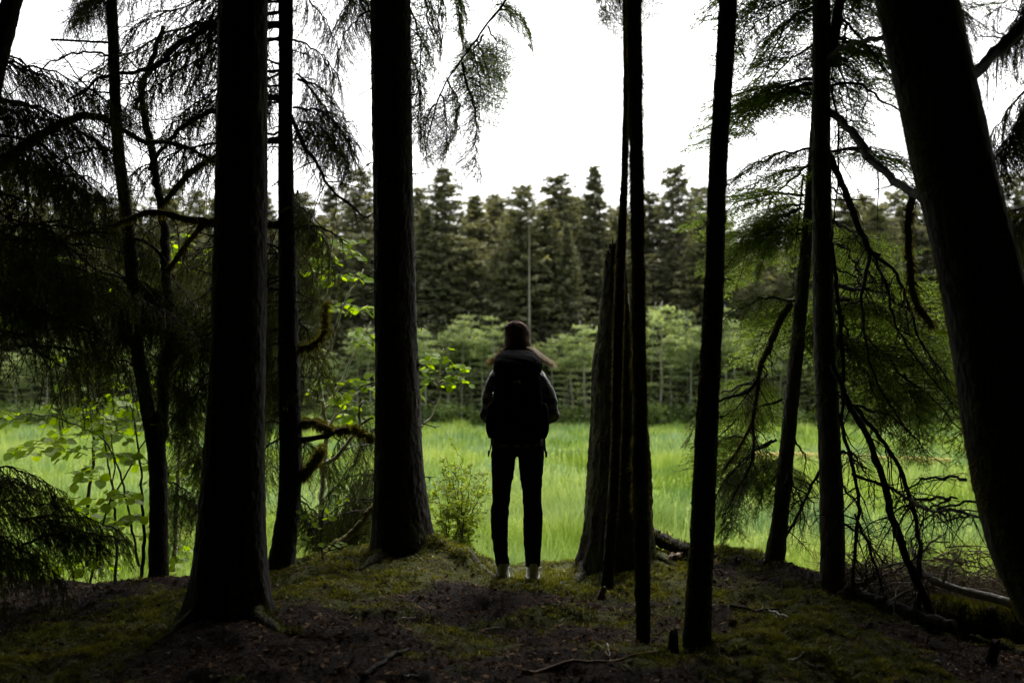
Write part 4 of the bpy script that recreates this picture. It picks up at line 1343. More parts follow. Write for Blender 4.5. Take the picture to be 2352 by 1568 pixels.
limb(T12, [(2160, 130, 4.6), (2080, 80, 5.0), (1990, 90, 5.6), (1906, 130, 6.3)], 0.012, 0.018, 'branch', 'limb', 149, 6, 0.008, twigs=12)
limb(T11, [(1906, 198, 6.4), (1970, 195, 6.3), (2040, 240, 6.1), (2080, 258, 6.0)], 0.010, 0.005, 'branch', 'limb', 150, 6, 0.008, twigs=8)
limb(T11, [(1925, 30, 6.4), (1990, 110, 6.3), (2060, 190, 6.2)], 0.010, 0.004, 'branch', 'limb', 151, 6, 0.008, twigs=12)
limb(T12, [(2100, 440, 6.2), (2085, 520, 6.2), (2084, 590, 6.2), (2095, 670, 6.2), (2120, 720, 6.2), (2142, 745, 6.2)], 0.024, 0.018, 'branch', 'limb_moss', 152, 9, 0.006, twigs=8, moss=2500)
limb(T12, [(2225, 180, 4.6), (2260, 150, 4.8), (2300, 110, 5.0), (2370, 40, 5.2)], 0.026, 0.034, 'branch', 'limb', 153, 9, 0.006, twigs=12)
limb(T10, [(1812, 698, 7.0), (1790, 740, 6.95), (1768, 790, 6.9), (1745, 850, 6.9), (1737, 900, 6.9), (1726, 970, 6.9), (1700, 1020, 6.9), (1660, 1080, 6.9)], 0.026, 0.008, 'branch', 'limb_moss', 154, 8, 0.006, twigs=20, moss=500)
limb(T10, [(1740, 870, 6.9), (1715, 900, 6.9), (1680, 910, 6.9), (1640, 925, 6.9), (1600, 950, 7.0)], 0.014, 0.004, 'branch', 'limb', 155, 7, 0.006, twigs=14)
limb(T10, [(1728, 960, 6.9), (1728, 1060, 6.9), (1695, 1120, 6.9), (1660, 1190, 6.9)], 0.012, 0.004, 'branch', 'limb', 156, 6, 0.008, twigs=20, twig_len=0.25)
limb(T10, [(1846, 400, 7.0), (1838, 480, 6.9), (1825, 580, 6.9)], 0.008, 0.003, 'branch', 'limb', 157, 5, 0.006, twigs=8)
limb(T10, [(1800, 1240, 7.0), (1830, 1190, 6.95), (1860, 1130, 6.9), (1880, 1080, 6.85)], 0.008, 0.010, 'branch', 'limb', 158, 5, 0.008, twigs=26, twig_len=0.3)
# peeled pale wood at the foot of the tilted trunk
limb(T10, [(1758, 1325, 6.965), (1765, 1260, 6.965), (1777, 1185, 6.965)], 0.026, 0.007, 'peeled_wood', 'pale_wood', 159, 8, 0.003)
rboughs(T11, 'dead', 6, 40, (1905, 1935), (900, 1200), 6.5, (60, 260), (20, 160), (-0.3, 0.6))
rboughs(T10, 'dead', 4, 41, (1790, 1830), (980, 1150), 6.9, (30, 110), (40, 160), (-0.3, 0.3))
rboughs(T12, 'dead', 4, 42, (2180, 2260), (1080, 1190), 5.6, (-200, -80), (-20, 120), (0.2, 1.0))
rboughs(T11, 'dead', 5, 43, f11, (100, 700), 6.5, (-150, 220), (20, 150), (-0.3, 0.6))

# fallen dead poles leaning at right
def pole(label, px, r0, r1, seed, twigs=14, name='leaning_pole', cat='pole', mat='limb'):
    a = P(*px[-1])
    t = thing(name, label, cat, tuple(a))
    limb(t, px, r0, r1, 'stem', mat, seed, 8, 0.008, twigs=twigs, twig_len=0.35)
    return t


pole('longest dead pole slanting down right from the hemlock trunk to the log', [(1912, 835, 6.3), (1960, 930, 6.2), (2000, 1005, 6.15), (2040, 1130, 6.1), (2090, 1290, 6.0), (2160, 1450, 5.9)], 0.018, 0.026, 160, 10)
pole('curved dead pole right of the longest slanting one', [(1960, 930, 6.25), (2010, 985, 6.2), (2060, 1060, 6.15), (2100, 1165, 6.1), (2113, 1300, 6.0), (2105, 1440, 5.9)], 0.014, 0.012, 161, 24)
pole('thin dead pole hanging beside the hemlock trunk down to the brush', [(1925, 950, 6.3), (1950, 1040, 6.25), (1967, 1120, 6.2), (1962, 1240, 6.15), (1950, 1400, 6.1)], 0.012, 0.010, 162, 20)
pole('thin dead branch fanning right towards the massive leaning trunk', [(1958, 1085, 6.2), (2010, 1105, 6.1), (2065, 1125, 6.0), (2130, 1165, 5.6), (2190, 1178, 5.1), (2262, 1186, 4.5)], 0.010, 0.007, 163, 30, 'dead_branch', 'branch')
pole('thin dead branch forking down between hemlock trunk and slanting pole', [(1964, 1180, 6.2), (2000, 1260, 6.15), (2020, 1330, 6.1), (2045, 1440, 6.0)], 0.008, 0.007, 164, 18, 'dead_branch', 'branch')


def log(name, label, cat, px, r0, r1, seed, mat, rough=0.1, sides=20, moss=0):
    pts = np.array([P(*q) for q in px])
    base = Vector(pts.mean(0))
    base.z = pts[:, 2].min() - max(r0, r1)
    n = 60
    p = wob(spline(pts, n), 0.006, seed) - np.array(base)
    mb = MB()
    rad = np.linspace(r0, r1, n) * (1 + (fbm(np.arange(n) * 0.3, np.zeros(n), seed, 3) - 0.5) * 0.5)
    mb.tube(p, rad, sides, 0)
    v = mb.v[0]
    d = v - np.repeat(p, sides, 0)
    v += d * ((fbm(v[:, 0] * 9 + v[:, 2] * 20, v[:, 1] * 20, seed + 3, 3) - 0.5) * rough * 4)[:, None]
    t = thing(name, label, cat, tuple(base))
    obj('trunk', mb.mesh('trunk', [M[mat]], True), t)
    if moss:
        rnd = np.random.RandomState(seed)
        k = rnd.randint(0, len(v), moss)
        b = v[k] + rnd.normal(0, 0.012, (moss, 3)) * np.array((1, 1, 0.3))
        w = rnd.normal(0, 1, (moss, 3)); w[:, 2] = 0; w *= 0.003
        h = rnd.uniform(0.008, 0.03, moss)
        m2 = MB(); m2.tris(b - w, b + w, b + d[k] * 0.25 + np.stack([h * 0, h * 0, h * 0.7], -1), 0, rnd.uniform(0.1, 0.9, moss))
        obj('moss_cover', m2.mesh('moss_cover', M['moss']), t, kind='stuff')
    return t


log('fallen_log', 'dark fallen log slanting from the snag to the moss bank', 'log', [(1470, 1222, 7.3), (1530, 1245, 7.2), (1600, 1268, 7.05), (1680, 1295, 6.95), (1722, 1304, 6.9)], 0.055, 0.035, 170, 'bark', 0.05, moss=900)
log('fallen_log', 'long black fallen pole running down right along the bank edge', 'log', [(1825, 1328, 6.7), (1900, 1350, 6.5), (2000, 1382, 6.2), (2100, 1415, 5.9), (2190, 1440, 5.7)], 0.05, 0.04, 171, 'bark', 0.045)
log('fallen_log', 'mossy brown log lying at right under the white branch', 'log', [(2130, 1402, 6.3), (2200, 1415, 6.1), (2300, 1428, 5.8), (2420, 1450, 5.5)], 0.075, 0.085, 172, 'bark_moss', 0.04, moss=6000)
w = log('driftwood_log', 'long yellow-mossed log lying far out in the meadow grass', 'log', [(1735, 1061, 35), (1850, 1059, 35), (1950, 1061, 35), (2060, 1062, 34.7), (2180, 1065, 34.5)], 0.34, 0.22, 173, 'drift_moss', 0.05)
log('fallen_branch', 'broken grey stick propped on the long black pole', 'branch', [(1925, 1362, 6.1), (1960, 1348, 6.15), (2010, 1325, 6.2)], 0.010, 0.018, 174, 'dead_wood', 0.08, 8)

# white bleached branch at right
wb = thing('bleached_branch', 'smooth white bleached branch with forked tips lying at right', 'branch', tuple(P(2230, 1395, 6.0)))
limb(wb, [(2345, 1388, 5.7), (2290, 1375, 5.8), (2235, 1362, 5.9), (2180, 1345, 6.0), (2130, 1322, 6.1), (2110, 1290, 6.2), (2095, 1262, 6.3)], 0.030, 0.016, 'stem', 'pale_wood', 180, 12, 0.004)
for k, q in enumerate(([(2098, 1268, 6.3), (2092, 1240, 6.3), (2110, 1225, 6.3), (2098, 1205, 6.3)], [(2105, 1280, 6.25), (2130, 1255, 6.2), (2140, 1240, 6.2), (2170, 1225, 6.2)], [(2112, 1292, 6.2), (2070, 1290, 6.2), (2030, 1303, 6.2), (2000, 1318, 6.2)],
                       [(2140, 1325, 6.1), (2100, 1338, 6.1), (2050, 1342, 6.1), (2010, 1352, 6.1)], [(2165, 1340, 6.0), (2180, 1300, 6.0), (2200, 1280, 6.0), (2210, 1258, 6.0)], [(2140, 1318, 6.1), (2120, 1350, 6.05), (2080, 1400, 6.0)], [(2120, 1345, 6.0), (2080, 1362, 6.0), (2035, 1385, 5.95)])):
    limb(wb, q, 0.010, 0.004, 'twig', 'pale_wood', 181 + k, 6, 0.008, twigs=5, twig_len=0.12)


# brush of brown dead twigs under it
def brush_pile():
    r = np.random.RandomState(190)
    mb = MB()
    base = P(2120, 1400, 7.0)
    for k in range(1500):
        u = r.uniform(1935, 2380); Y = r.uniform(6.5, 7.6)
        g = float(gz((u - 1176) * M_PX(Y), Y))
        top = float(np.interp(u, [1930, 2000, 2100, 2180, 2260, 2340], [0.16, 0.24, 0.36, 0.50, 0.36, 0.28]))
        b = np.array(((u - 1176) * M_PX(Y), Y, g + r.uniform(0, top) * r.uniform(0.2, 1)))
        d = r.normal(0, 1, 3) * np.array((1, 0.7, 0.55)); d[2] = abs(d[2]) * r.choice([-0.4, 1])
        d /= np.linalg.norm(d)
        L = r.uniform(0.12, 0.5)
        q = np.linspace(0, 1, 5)[:, None]
        p = wob(b + d * L * q + np.array((0, 0, -0.3)) * L * q ** 2, 0.014, k)
        mb.tube(p - base, np.linspace(r.uniform(0.002, 0.008), 0.001, 5), 3, 0, cap=False)
        for j in range(4):
            e = p[r.randint(1, 5)]
            dd = d * 0.5 + r.normal(0, 0.6, 3)
            mb.tube(e + dd * L * 0.35 * np.linspace(0, 1, 3)[:, None] - base, [0.0018, 0.0014, 0.0008], 3, 0, cap=False)
    o = obj('brush_pile', mb.mesh('brush_pile', M['dead_wood']), loc=tuple(base), kind='stuff')
    tag(o, 'tangle of brown dead twigs piled on the bank below the white branch', 'brush')


brush_pile()

# small pale broken stump chunk by the snag, stumps and stubs
def stump(name, label, u, v, Y, h, rad, seed, mat, lean=(0, 0), chips=False):
    g = P(u, v, Y)
    z = float(gz(g[0], Y))
    t = thing(name, label, 'stump', (g[0], Y, z))
    n = 26
    zz = np.linspace(-0.05, h, n)
    c = np.stack([lean[0] * zz, lean[1] * zz, zz], -1)
    me, cc, rr = trunk_mesh(c, np.linspace(rad * 1.25, rad * 0.8, n), seed, [M[mat]], 0.25, 26, 0.4, 4, 0.012)
    k = len(me.vertices)
    co = np.empty(k * 3); me.vertices.foreach_get('co', co); co = co.reshape(-1, 3)
    lim = h * (0.45 + 0.75 * vnoise(co[:, 0] / rad * 2.2, co[:, 1] / rad * 2.2, seed))
    co[:, 2] = np.minimum(co[:, 2], lim)
    me.vertices.foreach_set('co', co.ravel()); me.update()
    obj('stub', me, t)
    return t


stump('broken_stump', 'pale splintered wood chunk under the fallen log by the snag', 1548, 1300, 7.0, 0.06, 0.045, 195, 'dead_wood', (0.3, 0))
stump('broken_stump', 'small dark stump stub poking from moss at far right', 2275, 1480, 5.0, 0.11, 0.022, 196, 'bark', (0.25, 0))
stump('broken_stump', 'short dark spike stump at the left foot of the leaning pole trunk', 1545, 1470, 4.75, 0.12, 0.02, 197, 'bark', (0.05, 0))
stump('broken_stump', 'small grey snapped stub in moss left of the straight thin trunk', 1378, 1395, 6.2, 0.07, 0.018, 198, 'dead_wood', (0.4, 0))

# sticks on the floor
def sticks():
    r = random.Random(33)
    lab = [('short pale stick lying on moss right of the leaning pole trunk', 1765, 1400, 1812, 1420, 5.6, 0.006, 'pale_wood'),
           ('thick bark-covered stick at the bottom left of centre', 835, 1560, 940, 1495, 4.5, 0.014, 'bark'),
           ('thin brown root strand across the floor at bottom centre', 1200, 1545, 1510, 1500, 4.55, 0.010, 'dead_wood'),
           ('thin pale curved twig below the broken snag', 1395, 1480, 1410, 1530, 4.7, 0.0035, 'pale_wood'),
           ('short grey twig lying right of bottom centre', 1390, 1500, 1460, 1545, 4.5, 0.004, 'dead_wood'),
           ('pale twig lying flat at far right of the floor', 2080, 1430, 2160, 1450, 5.3, 0.005, 'pale_wood'),
           ('brown branch lying flat on moss at right', 1680, 1395, 1790, 1402, 5.7, 0.010, 'bark'),
           ('thin twig standing from the moss at left', 218, 1468, 222, 1440, 4.9, 0.0025, 'dead_wood'),
           ('short pale twig at the bottom edge right of the leaning pole trunk', 1810, 1520, 1845, 1500, 4.5, 0.006, 'pale_wood')]
    for i in range(26):
        u = r.uniform(650, 2300); v = r.uniform(1400, 1560)
        lab.append(('small brown twig scattered among the needles of the forest floor', u, v, u + r.uniform(-50, 50), v + r.uniform(-12, 12), None, r.uniform(0.0018, 0.004), r.choice(['dead_wood', 'bark', 'pale_wood'])))
    for i, (l, u0, v0, u1, v1, Y, rad, mt) in enumerate(lab):
        def gp(u, v, guess):
            y = guess or 5
            for _ in range(12):
                p = P(u, v, y)
                y += (p[2] - float(gz(p[0], y))) * 1.6
                y = min(max(y, 3.9), 7.0)
            return P(u, v, y)
        a, b = gp(u0, v0, Y), gp(u1, v1, Y)
        upright = 'standing' in l
        if upright:
            b = a + np.array((0.01, 0.0, 0.12))
        q = np.linspace(0, 1, 12)[:, None]
        p = wob(a * (1 - q) + b * q, 0.006, 700 + i)
        if not upright:
            p[:, 2] = gz(p[:, 0], p[:, 1]) + rad * 0.7 + 0.004
        mb = MB()
        mb.tube(p - a, np.linspace(rad, rad * 0.5, 12), 6, 0)
        o = obj('stick', mb.mesh('stick', M[mt], True), loc=tuple(a))
        tag(o, l, 'stick', 'sticks on the forest floor')


sticks()


# ------------------------------------------------------------------ broadleaf saplings: every leaf its own piece
def leaf_mesh(seed, wide=0.42):
    r = np.random.RandomState(seed)
    s = np.array([0, 0.18, 0.42, 0.68, 0.88, 1.0]); w = np.array([0.02, 0.75, 1.0, 0.85, 0.45, 0.0]) * wide
    zc = -0.10 * s ** 2 + r.normal(0, 0.01, 6)
    mid = np.stack([s, s * 0, zc - 0.05 * w], -1)
    l = np.stack([s, w, zc + 0.10 * w + r.normal(0, 0.015, 6)], -1); rt = np.stack([s, -w, zc + 0.10 * w + r.normal(0, 0.015, 6)], -1)
    mb = MB()
    v = np.concatenate([mid, l, rt])
    f = [[i, i + 1, 6 + i + 1, 6 + i] for i in range(5)] + [[i, 12 + i, 12 + i + 1, i + 1] for i in range(5)]
    mb.add(v, f)
    return mb.mesh('leaf', M['leaf'], True)


LEAF = [leaf_mesh(i, w) for i, w in enumerate((0.42, 0.36, 0.46, 0.40))]
RL = random.Random(99)


def leafy_twig(parent, px, nleaf, size, r0=0.004, seed=1, mat='limb', tilt=0.75):
    pts = np.array([P(*q) for q in px])
    n = max(8, nleaf)
    p = wob(spline(pts, n), 0.012, seed)
    base = np.array(parent.location)
    mb = MB()
    mb.tube(p - base, np.linspace(r0, 0.0012, n), 5, 0, cap=False)
    obj('twig', mb.mesh('twig', [M[mat]], True), parent)
    for k in range(nleaf):
        t = 0.12 + 0.88 * (k + RL.random() * 0.8) / nleaf
        i = min(int(t * (n - 1)), n - 2)
        q = Vector(p[i] + (p[i + 1] - p[i]) * (t * (n - 1) - i))
        tg = Vector(p[i + 1] - p[i]).normalized()
        side = 1 if k % 2 else -1
        lat = tg.cross(Vector((0, 0, 1)))
        if lat.length < 0.2:
            lat = Vector((RL.uniform(-1, 1), RL.uniform(-1, 1), 0))
        lat.normalize()
        d = tg * RL.uniform(0.2, 0.8) + lat * side * RL.uniform(0.5, 1.1) + Vector((RL.uniform(-0.4, 0.4), RL.uniform(-0.4, 0.4), RL.uniform(-0.45, 0.15)))
        d.normalize()
        up = Vector((RL.gauss(0, 0.35), -tilt + RL.gauss(0, 0.35), 1.0))
        up = (up - d * up.dot(d)).normalized()
        y = up.cross(d)
        s = size * RL.uniform(0.65, 1.25)
        o = obj('leaf', LEAF[RL.randrange(4)], parent)
        o.matrix_basis = Matrix.Translation(q + d * s * 0.12 - parent.location) @ Matrix((d, y, up)).transposed().to_4x4() @ Matrix.Diagonal((s, s, s, 1))


def sapling(label, base_px, stems, twigs, size, mat='limb', r0=0.012, name='sapling'):
    b = P(*base_px)
    b[2] = float(gz(b[0], b[1])) if b[1] < 12 else MEADOW
    t = thing(name, label, 'sapling', tuple(b))
    for k, s in enumerate(stems):
        limb(t, s, r0 if k == 0 else r0 * 0.6, 0.004, 'stem', mat, 2000 + k + int(base_px[0]), 7, 0.008)
    for k, (tw, nl) in enumerate(twigs):
        leafy_twig(t, tw, nl, size, 0.0035, 2100 + k + int(base_px[0]), mat)
    return t


def rtwigs(seed, n, u, v, Y, du, dv, nl):
    r = random.Random(seed)
    out = []
    for k in range(n):
        a = (r.uniform(*u), r.uniform(*v), r.uniform(*Y))
        s = r.choice([-1, 1])
        b = (a[0] + s * r.uniform(*du), a[1] + r.uniform(*dv), a[2] + r.uniform(-0.3, 0.3))
        m = ((a[0] + b[0]) / 2, (a[1] + b[1]) / 2 - 8, (a[2] + b[2]) / 2)
        out.append(([a, m, b], nl))
    return out


# bright sapling between the slim and thick spruces, with pale stem
sapling('bright green leafy sapling with pale stem between slim and thick spruce trunks', (735, 1300, 8.6),
        [[(738, 1300, 8.6), (740, 1100, 8.6), (745, 1000, 8.6), (735, 900, 8.6), (732, 820, 8.6), (745, 700, 8.6), (765, 560, 8.6)],
         [(738, 950, 8.6), (790, 860, 8.7), (850, 740, 8.7)], [(735, 850, 8.6), (790, 700, 8.6), (835, 620, 8.7)], [(740, 1000, 8.6), (800, 920, 8.7), (850, 880, 8.8)]],
        rtwigs(1, 15, (715, 830), (530, 650), (8.4, 9.0), (25, 60), (-15, 30), 6) + rtwigs(2, 13, (770, 850), (700, 800), (8.4, 9.0), (20, 60), (-15, 30), 6)
        + rtwigs(3, 20, (740, 850), (820, 990), (8.4, 9.0), (20, 70), (-15, 30), 6), 0.085, 'pale_wood', 0.030)
# sapling right of thick trunk with crooked white branch
sapling('small bright-leaved sapling with crooked white stem right of the thick trunk', (930, 1260, 8.9),
        [[(930, 1260, 8.9), (940, 1100, 8.9), (962, 985, 8.9), (985, 960, 8.9), (1002, 925, 8.9), (1010, 895, 8.9), (990, 872, 8.9)], [(1008, 890, 8.9), (1010, 850, 8.9), (1018, 800, 8.9)], [(1005, 890, 8.9), (1030, 875, 8.9), (1070, 865, 8.9)]],
        [([(1005, 880, 8.9), (1040, 860, 8.9), (1078, 880, 8.9)], 12), ([(1010, 860, 8.9), (1050, 845, 8.9), (1075, 850, 8.9)], 12), ([(1000, 880, 8.9), (980, 850, 8.9), (965, 830, 8.9)], 10), ([(1010, 850, 8.9), (1015, 815, 8.9), (1030, 800, 8.9)], 9),
         ([(990, 872, 8.9), (970, 885, 8.9), (962, 910, 8.9)], 8), ([(1005, 860, 8.9), (985, 840, 8.9), (990, 815, 8.9)], 9), ([(1010, 885, 8.9), (1035, 890, 8.9), (1060, 870, 8.9)], 9)], 0.075, 'pale_wood', 0.018)
# left low leafy shrub
sapling('broad-leaved green sapling spreading low at left in front of the meadow', (330, 1345, 7.6),
        [[(322, 1350, 7.6), (330, 1200, 7.6), (320, 1050, 7.6), (300, 930, 7.7)], [(205, 1345, 7.5), (240, 1200, 7.5), (262, 1090, 7.6), (255, 1000, 7.7)], [(322, 1300, 7.6), (250, 1040, 7.7), (120, 960, 7.8), (60, 950, 7.9)]],
        rtwigs(5, 20, (30, 330), (940, 1060), (7.4, 8.2), (40, 90), (-20, 40), 6) + rtwigs(6, 14, (150, 330), (1050, 1230), (7.3, 8.0), (30, 80), (-15, 40), 5)
        + rtwigs(7, 8, (230, 350), (1180, 1330), (7.2, 7.8), (25, 60), (-20, 20), 5), 0.085, 'limb', 0.016)
sapling('second green sapling behind the low left boughs, its leaves over the pale meadow', (250, 1345, 8.2),
        [[(262, 1350, 8.2), (255, 1150, 8.2), (230, 1000, 8.3), (210, 900, 8.3)], [(255, 1150, 8.2), (330, 1020, 8.2), (400, 950, 8.3)]],
        rtwigs(45, 22, (20, 300), (960, 1110), (7.9, 8.7), (40, 90), (-20, 40), 6) + rtwigs(46, 14, (180, 340), (890, 1000), (7.9, 8.6), (30, 80), (-15, 40), 6) + rtwigs(47, 16, (60, 330), (1100, 1320), (7.9, 8.5), (30, 80), (-15, 30), 5), 0.09, 'limb', 0.014)
sapling('green leafy sapling glimpsed high behind the dark left boughs', (200, 1300, 9.6),
        [[(200, 1300, 9.6), (215, 1000, 9.6), (230, 800, 9.6), (240, 600, 9.6)], [(225, 850, 9.6), (330, 760, 9.6), (430, 700, 9.7)]],
        rtwigs(8, 17, (60, 320), (580, 740), (9.2, 10), (30, 70), (-15, 30), 6) + rtwigs(9, 12, (130, 330), (820, 960), (9.2, 10), (30, 70), (-15, 30), 6) + rtwigs(10, 14, (300, 480), (540, 900), (9.2, 10), (20, 60), (-15, 30), 5) + rtwigs(11, 5, (0, 100), (580, 720), (9.2, 10), (20, 60), (-15, 30), 5),
        0.085, 'limb', 0.02)
# small sapling on the bank
sapling('little bright-leaved seedling on the moss bank between the slim and thick trunks', (742, 1312, 6.9),
        [[(742, 1312, 6.9), (738, 1240, 6.9), (745, 1170, 6.9), (765, 1120, 6.9)], [(742, 1270, 6.9), (715, 1220, 6.9), (695, 1185, 6.9)]],
        [([(742, 1262, 6.9), (772, 1245, 6.85), (805, 1252, 6.8)], 8), ([(742, 1250, 6.9), (718, 1235, 6.85), (690, 1240, 6.8)], 7), ([(740, 1225, 6.9), (718, 1200, 6.85), (690, 1180, 6.8)], 8), ([(742, 1200, 6.9), (752, 1190, 6.85), (745, 1165, 6.8)], 6),
         ([(750, 1160, 6.9), (780, 1150, 6.85), (805, 1130, 6.85)], 7), ([(760, 1130, 6.9), (775, 1120, 6.85), (800, 1105, 6.85)], 6), ([(740, 1280, 6.9), (760, 1265, 6.85), (800, 1275, 6.8)], 7)], 0.05, 'limb', 0.005, 'seedling')
leafs = thing('leaf_sprig', 'small sprig of five fresh green leaves against the massive leaning trunk', 'sprig', tuple(P(2185, 760, 5.2)))
leafy_twig(leafs, [(2205, 790, 4.9), (2185, 765, 5.1), (2160, 770, 5.2)], 6, 0.05, 0.003, 5)
sapling('pale thin birch-like stem leaning behind the thick left trunk', (400, 1300, 8.2),
        [[(395, 1310, 8.2), (405, 1150, 8.2), (420, 1000, 8.2), (438, 860, 8.2), (450, 700, 8.2)]], rtwigs(14, 18, (385, 490), (820, 1080), (8, 8.6), (20, 55), (-15, 30), 6) + rtwigs(15, 14, (390, 480), (1080, 1300), (8, 8.6), (20, 50), (-15, 30), 6), 0.08, 'pale_wood', 0.022)

# mossy gnarled branches reaching right from the slim spruce, and a pale crooked branch
limb(T2, [(685, 975, 7.0), (720, 968, 7.0), (770, 990, 7.0), (810, 985, 7.0), (850, 1005, 7.0)], 0.022, 0.010, 'branch', 'limb_moss', 210, 8, 0.008, twigs=4, moss=3500)
limb(T2, [(690, 1010, 7.0), (740, 1003, 7.0), (800, 985, 7.0), (822, 990, 7.0)], 0.020, 0.012, 'branch', 'limb', 211, 8, 0.006, twigs=3)
limb(T2, [(685, 1090, 7.0), (700, 1085, 7.0), (720, 1060, 7.0), (740, 1030, 7.0)], 0.026, 0.018, 'branch', 'limb_moss', 212, 8, 0.006, moss=3000)
limb(T2, [(690, 800, 7.0), (720, 790, 7.0), (745, 760, 7.0), (750, 700, 7.0)], 0.016, 0.010, 'branch', 'limb_moss', 213, 7, 0.006, moss=1800, twigs=5)
cb = thing('bleached_branch', 'pale crooked bleached branch rising between the slim and thick spruce trunks', 'branch', tuple(P(690, 1085, 7.3)))
limb(cb, [(690, 1085, 7.2), (735, 1068, 7.2), (770, 1050, 7.2), (805, 1005, 7.2), (828, 980, 7.2), (822, 945, 7.2), (835, 920, 7.2)], 0.020, 0.008, 'stem', 'pale_wood', 214, 8, 0.006)
limb(cb, [(775, 1040, 7.2), (820, 1022, 7.2), (858, 1020, 7.2)], 0.006, 0.004, 'twig', 'pale_wood', 215, 5, 0.004)
log('fallen_branch', 'mossy curved fallen branch on the bank left of the thick trunk', 'branch', [(700, 1302, 7.2), (760, 1262, 7.4), (810, 1225, 7.5), (870, 1150, 7.6)], 0.03, 0.022, 216, 'limb_moss', 0.1, 12)

# huckleberry shrub between the thick trunk and the walker
def huckleberry():
    r = np.random.RandomState(220)
    b = P(1050, 1290, 7.5); b[2] = float(gz(b[0], b[1]))
    t = thing('huckleberry_shrub', 'yellow-green small-leaved shrub between the thick trunk and the walker', 'shrub', tuple(b))
    mb = MB(); fb = MB()
    for k in range(15):
        u = r.uniform(985, 1128); v = r.uniform(1040, 1150); Y = 7.5 + r.uniform(-0.3, 0.4)
        e = P(u, v, Y); s = P(1050 + r.uniform(-28, 28), 1290, 7.5); s[2] = b[2] - 0.05
        m = (s + e) / 2 + np.array((r.normal(0, 0.04), 0, r.uniform(-0.1, 0.05)))
        st = wob(spline([s, m, e], 20), 0.012, 800 + k)
        mb.tube(st - b, np.linspace(0.006, 0.0015, 20), 5, 0, cap=False)
        for j in range(13):
            i = r.randint(5, 20)
            d = r.normal(0, 1, 3) * np.array((1, 0.8, 0.35)) + np.array((0, 0, 0.1)); d /= np.linalg.norm(d)
            L = r.uniform(0.06, 0.2)
            tw = wob(st[i] + d * L * np.linspace(0, 1, 6)[:, None], 0.006, k * 50 + j)
            mb.tube(tw - b, np.linspace(0.002, 0.0008, 6), 3, 0, cap=False)
            n = 30
            q = r.uniform(0.1, 1, n)
            c = np.stack([np.interp(q, np.linspace(0, 1, 6), tw[:, x]) for x in range(3)], -1) - b + r.normal(0, 0.008, (n, 3))
            a = r.normal(0, 1, (n, 3)) * np.array((1, 1, 0.4)); a /= np.linalg.norm(a, axis=1)[:, None]
            w = np.cross(a, r.normal(0, 0.5, (n, 3)) + np.array((0, -0.6, 1.0))); w /= np.linalg.norm(w, axis=1)[:, None]
            ln = r.uniform(0.008, 0.016, (n, 1))
            fb.quads(c - a * ln, c - w * ln * 0.55, c + a * ln, c + w * ln * 0.55, 0, np.clip(r.normal(0.5, 0.2, n), 0, 1))
    obj('stem', mb.mesh('stem', [M['limb']]), t)
    obj('foliage', fb.mesh('foliage', [M['shrub_leaf']]), t, kind='stuff')


huckleberry()


# ------------------------------------------------------------------ the walker
PX, PY, PZ = 0.035, 6.62, -0.004
TEMP = []


def loft(mb, secs, sides=28, mat=0):
    """secs: (cx, cy, z, rx, ry, power) horizontal rings going up"""
    a = np.arange(sides) * 2 * math.pi / sides
    rings = []
    for cx, cy, z, rx, ry, pw in secs:
        c, s = np.cos(a), np.sin(a)
        x = np.sign(c) * np.abs(c) ** (2 / pw) * rx; y = np.sign(s) * np.abs(s) ** (2 / pw) * ry
        rings.append(np.stack([cx + x, cy + y, np.full(sides, z)], -1))
    n = len(secs)
    i = np.arange(n - 1)[:, None] * sides; j = np.arange(sides)[None]; k = (j + 1) % sides
    f = np.stack([i + j, i + k, i + sides + k, i + sides + j], -1).reshape(-1, 4)
    b = mb.n
    mb.add(np.concatenate(rings), f, mat)
    mb.f.append((np.array([[b + (n - 1) * sides + q for q in range(sides)]]), mat))
    mb.f.append((np.array([[b + q for q in range(sides)][::-1]]), mat))


def smooth_secs(secs, n):
    a = np.array(secs, float)
    return [tuple(r) for r in spline_rows(a, n)]


def spline_rows(a, n):
    t = np.linspace(0, len(a) - 1, n)
    i = np.clip(t.astype(int), 0, len(a) - 2)
    f = (t - i)[:, None]
    q = np.vstack([2 * a[0] - a[1], a, 2 * a[-1] - a[-2]])
    p0, p1, p2, p3 = q[i], q[i + 1], q[i + 2], q[i + 3]
    return 0.5 * (2 * p1 + (p2 - p0) * f + (2 * p0 - 5 * p1 + 4 * p2 - p3) * f ** 2 + (3 * p1 - p0 - 3 * p2 + p3) * f ** 3)


def ball(mb, c, r, sides=18, rings=12):
    c = np.asarray(c); r = np.broadcast_to(r, (3,))
    th = np.linspace(0.08, math.pi - 0.08, rings)
    loft(mb, [(c[0], c[1], c[2] - math.cos(t) * r[2], math.sin(t) * r[0], math.sin(t) * r[1], 2) for t in th], sides)


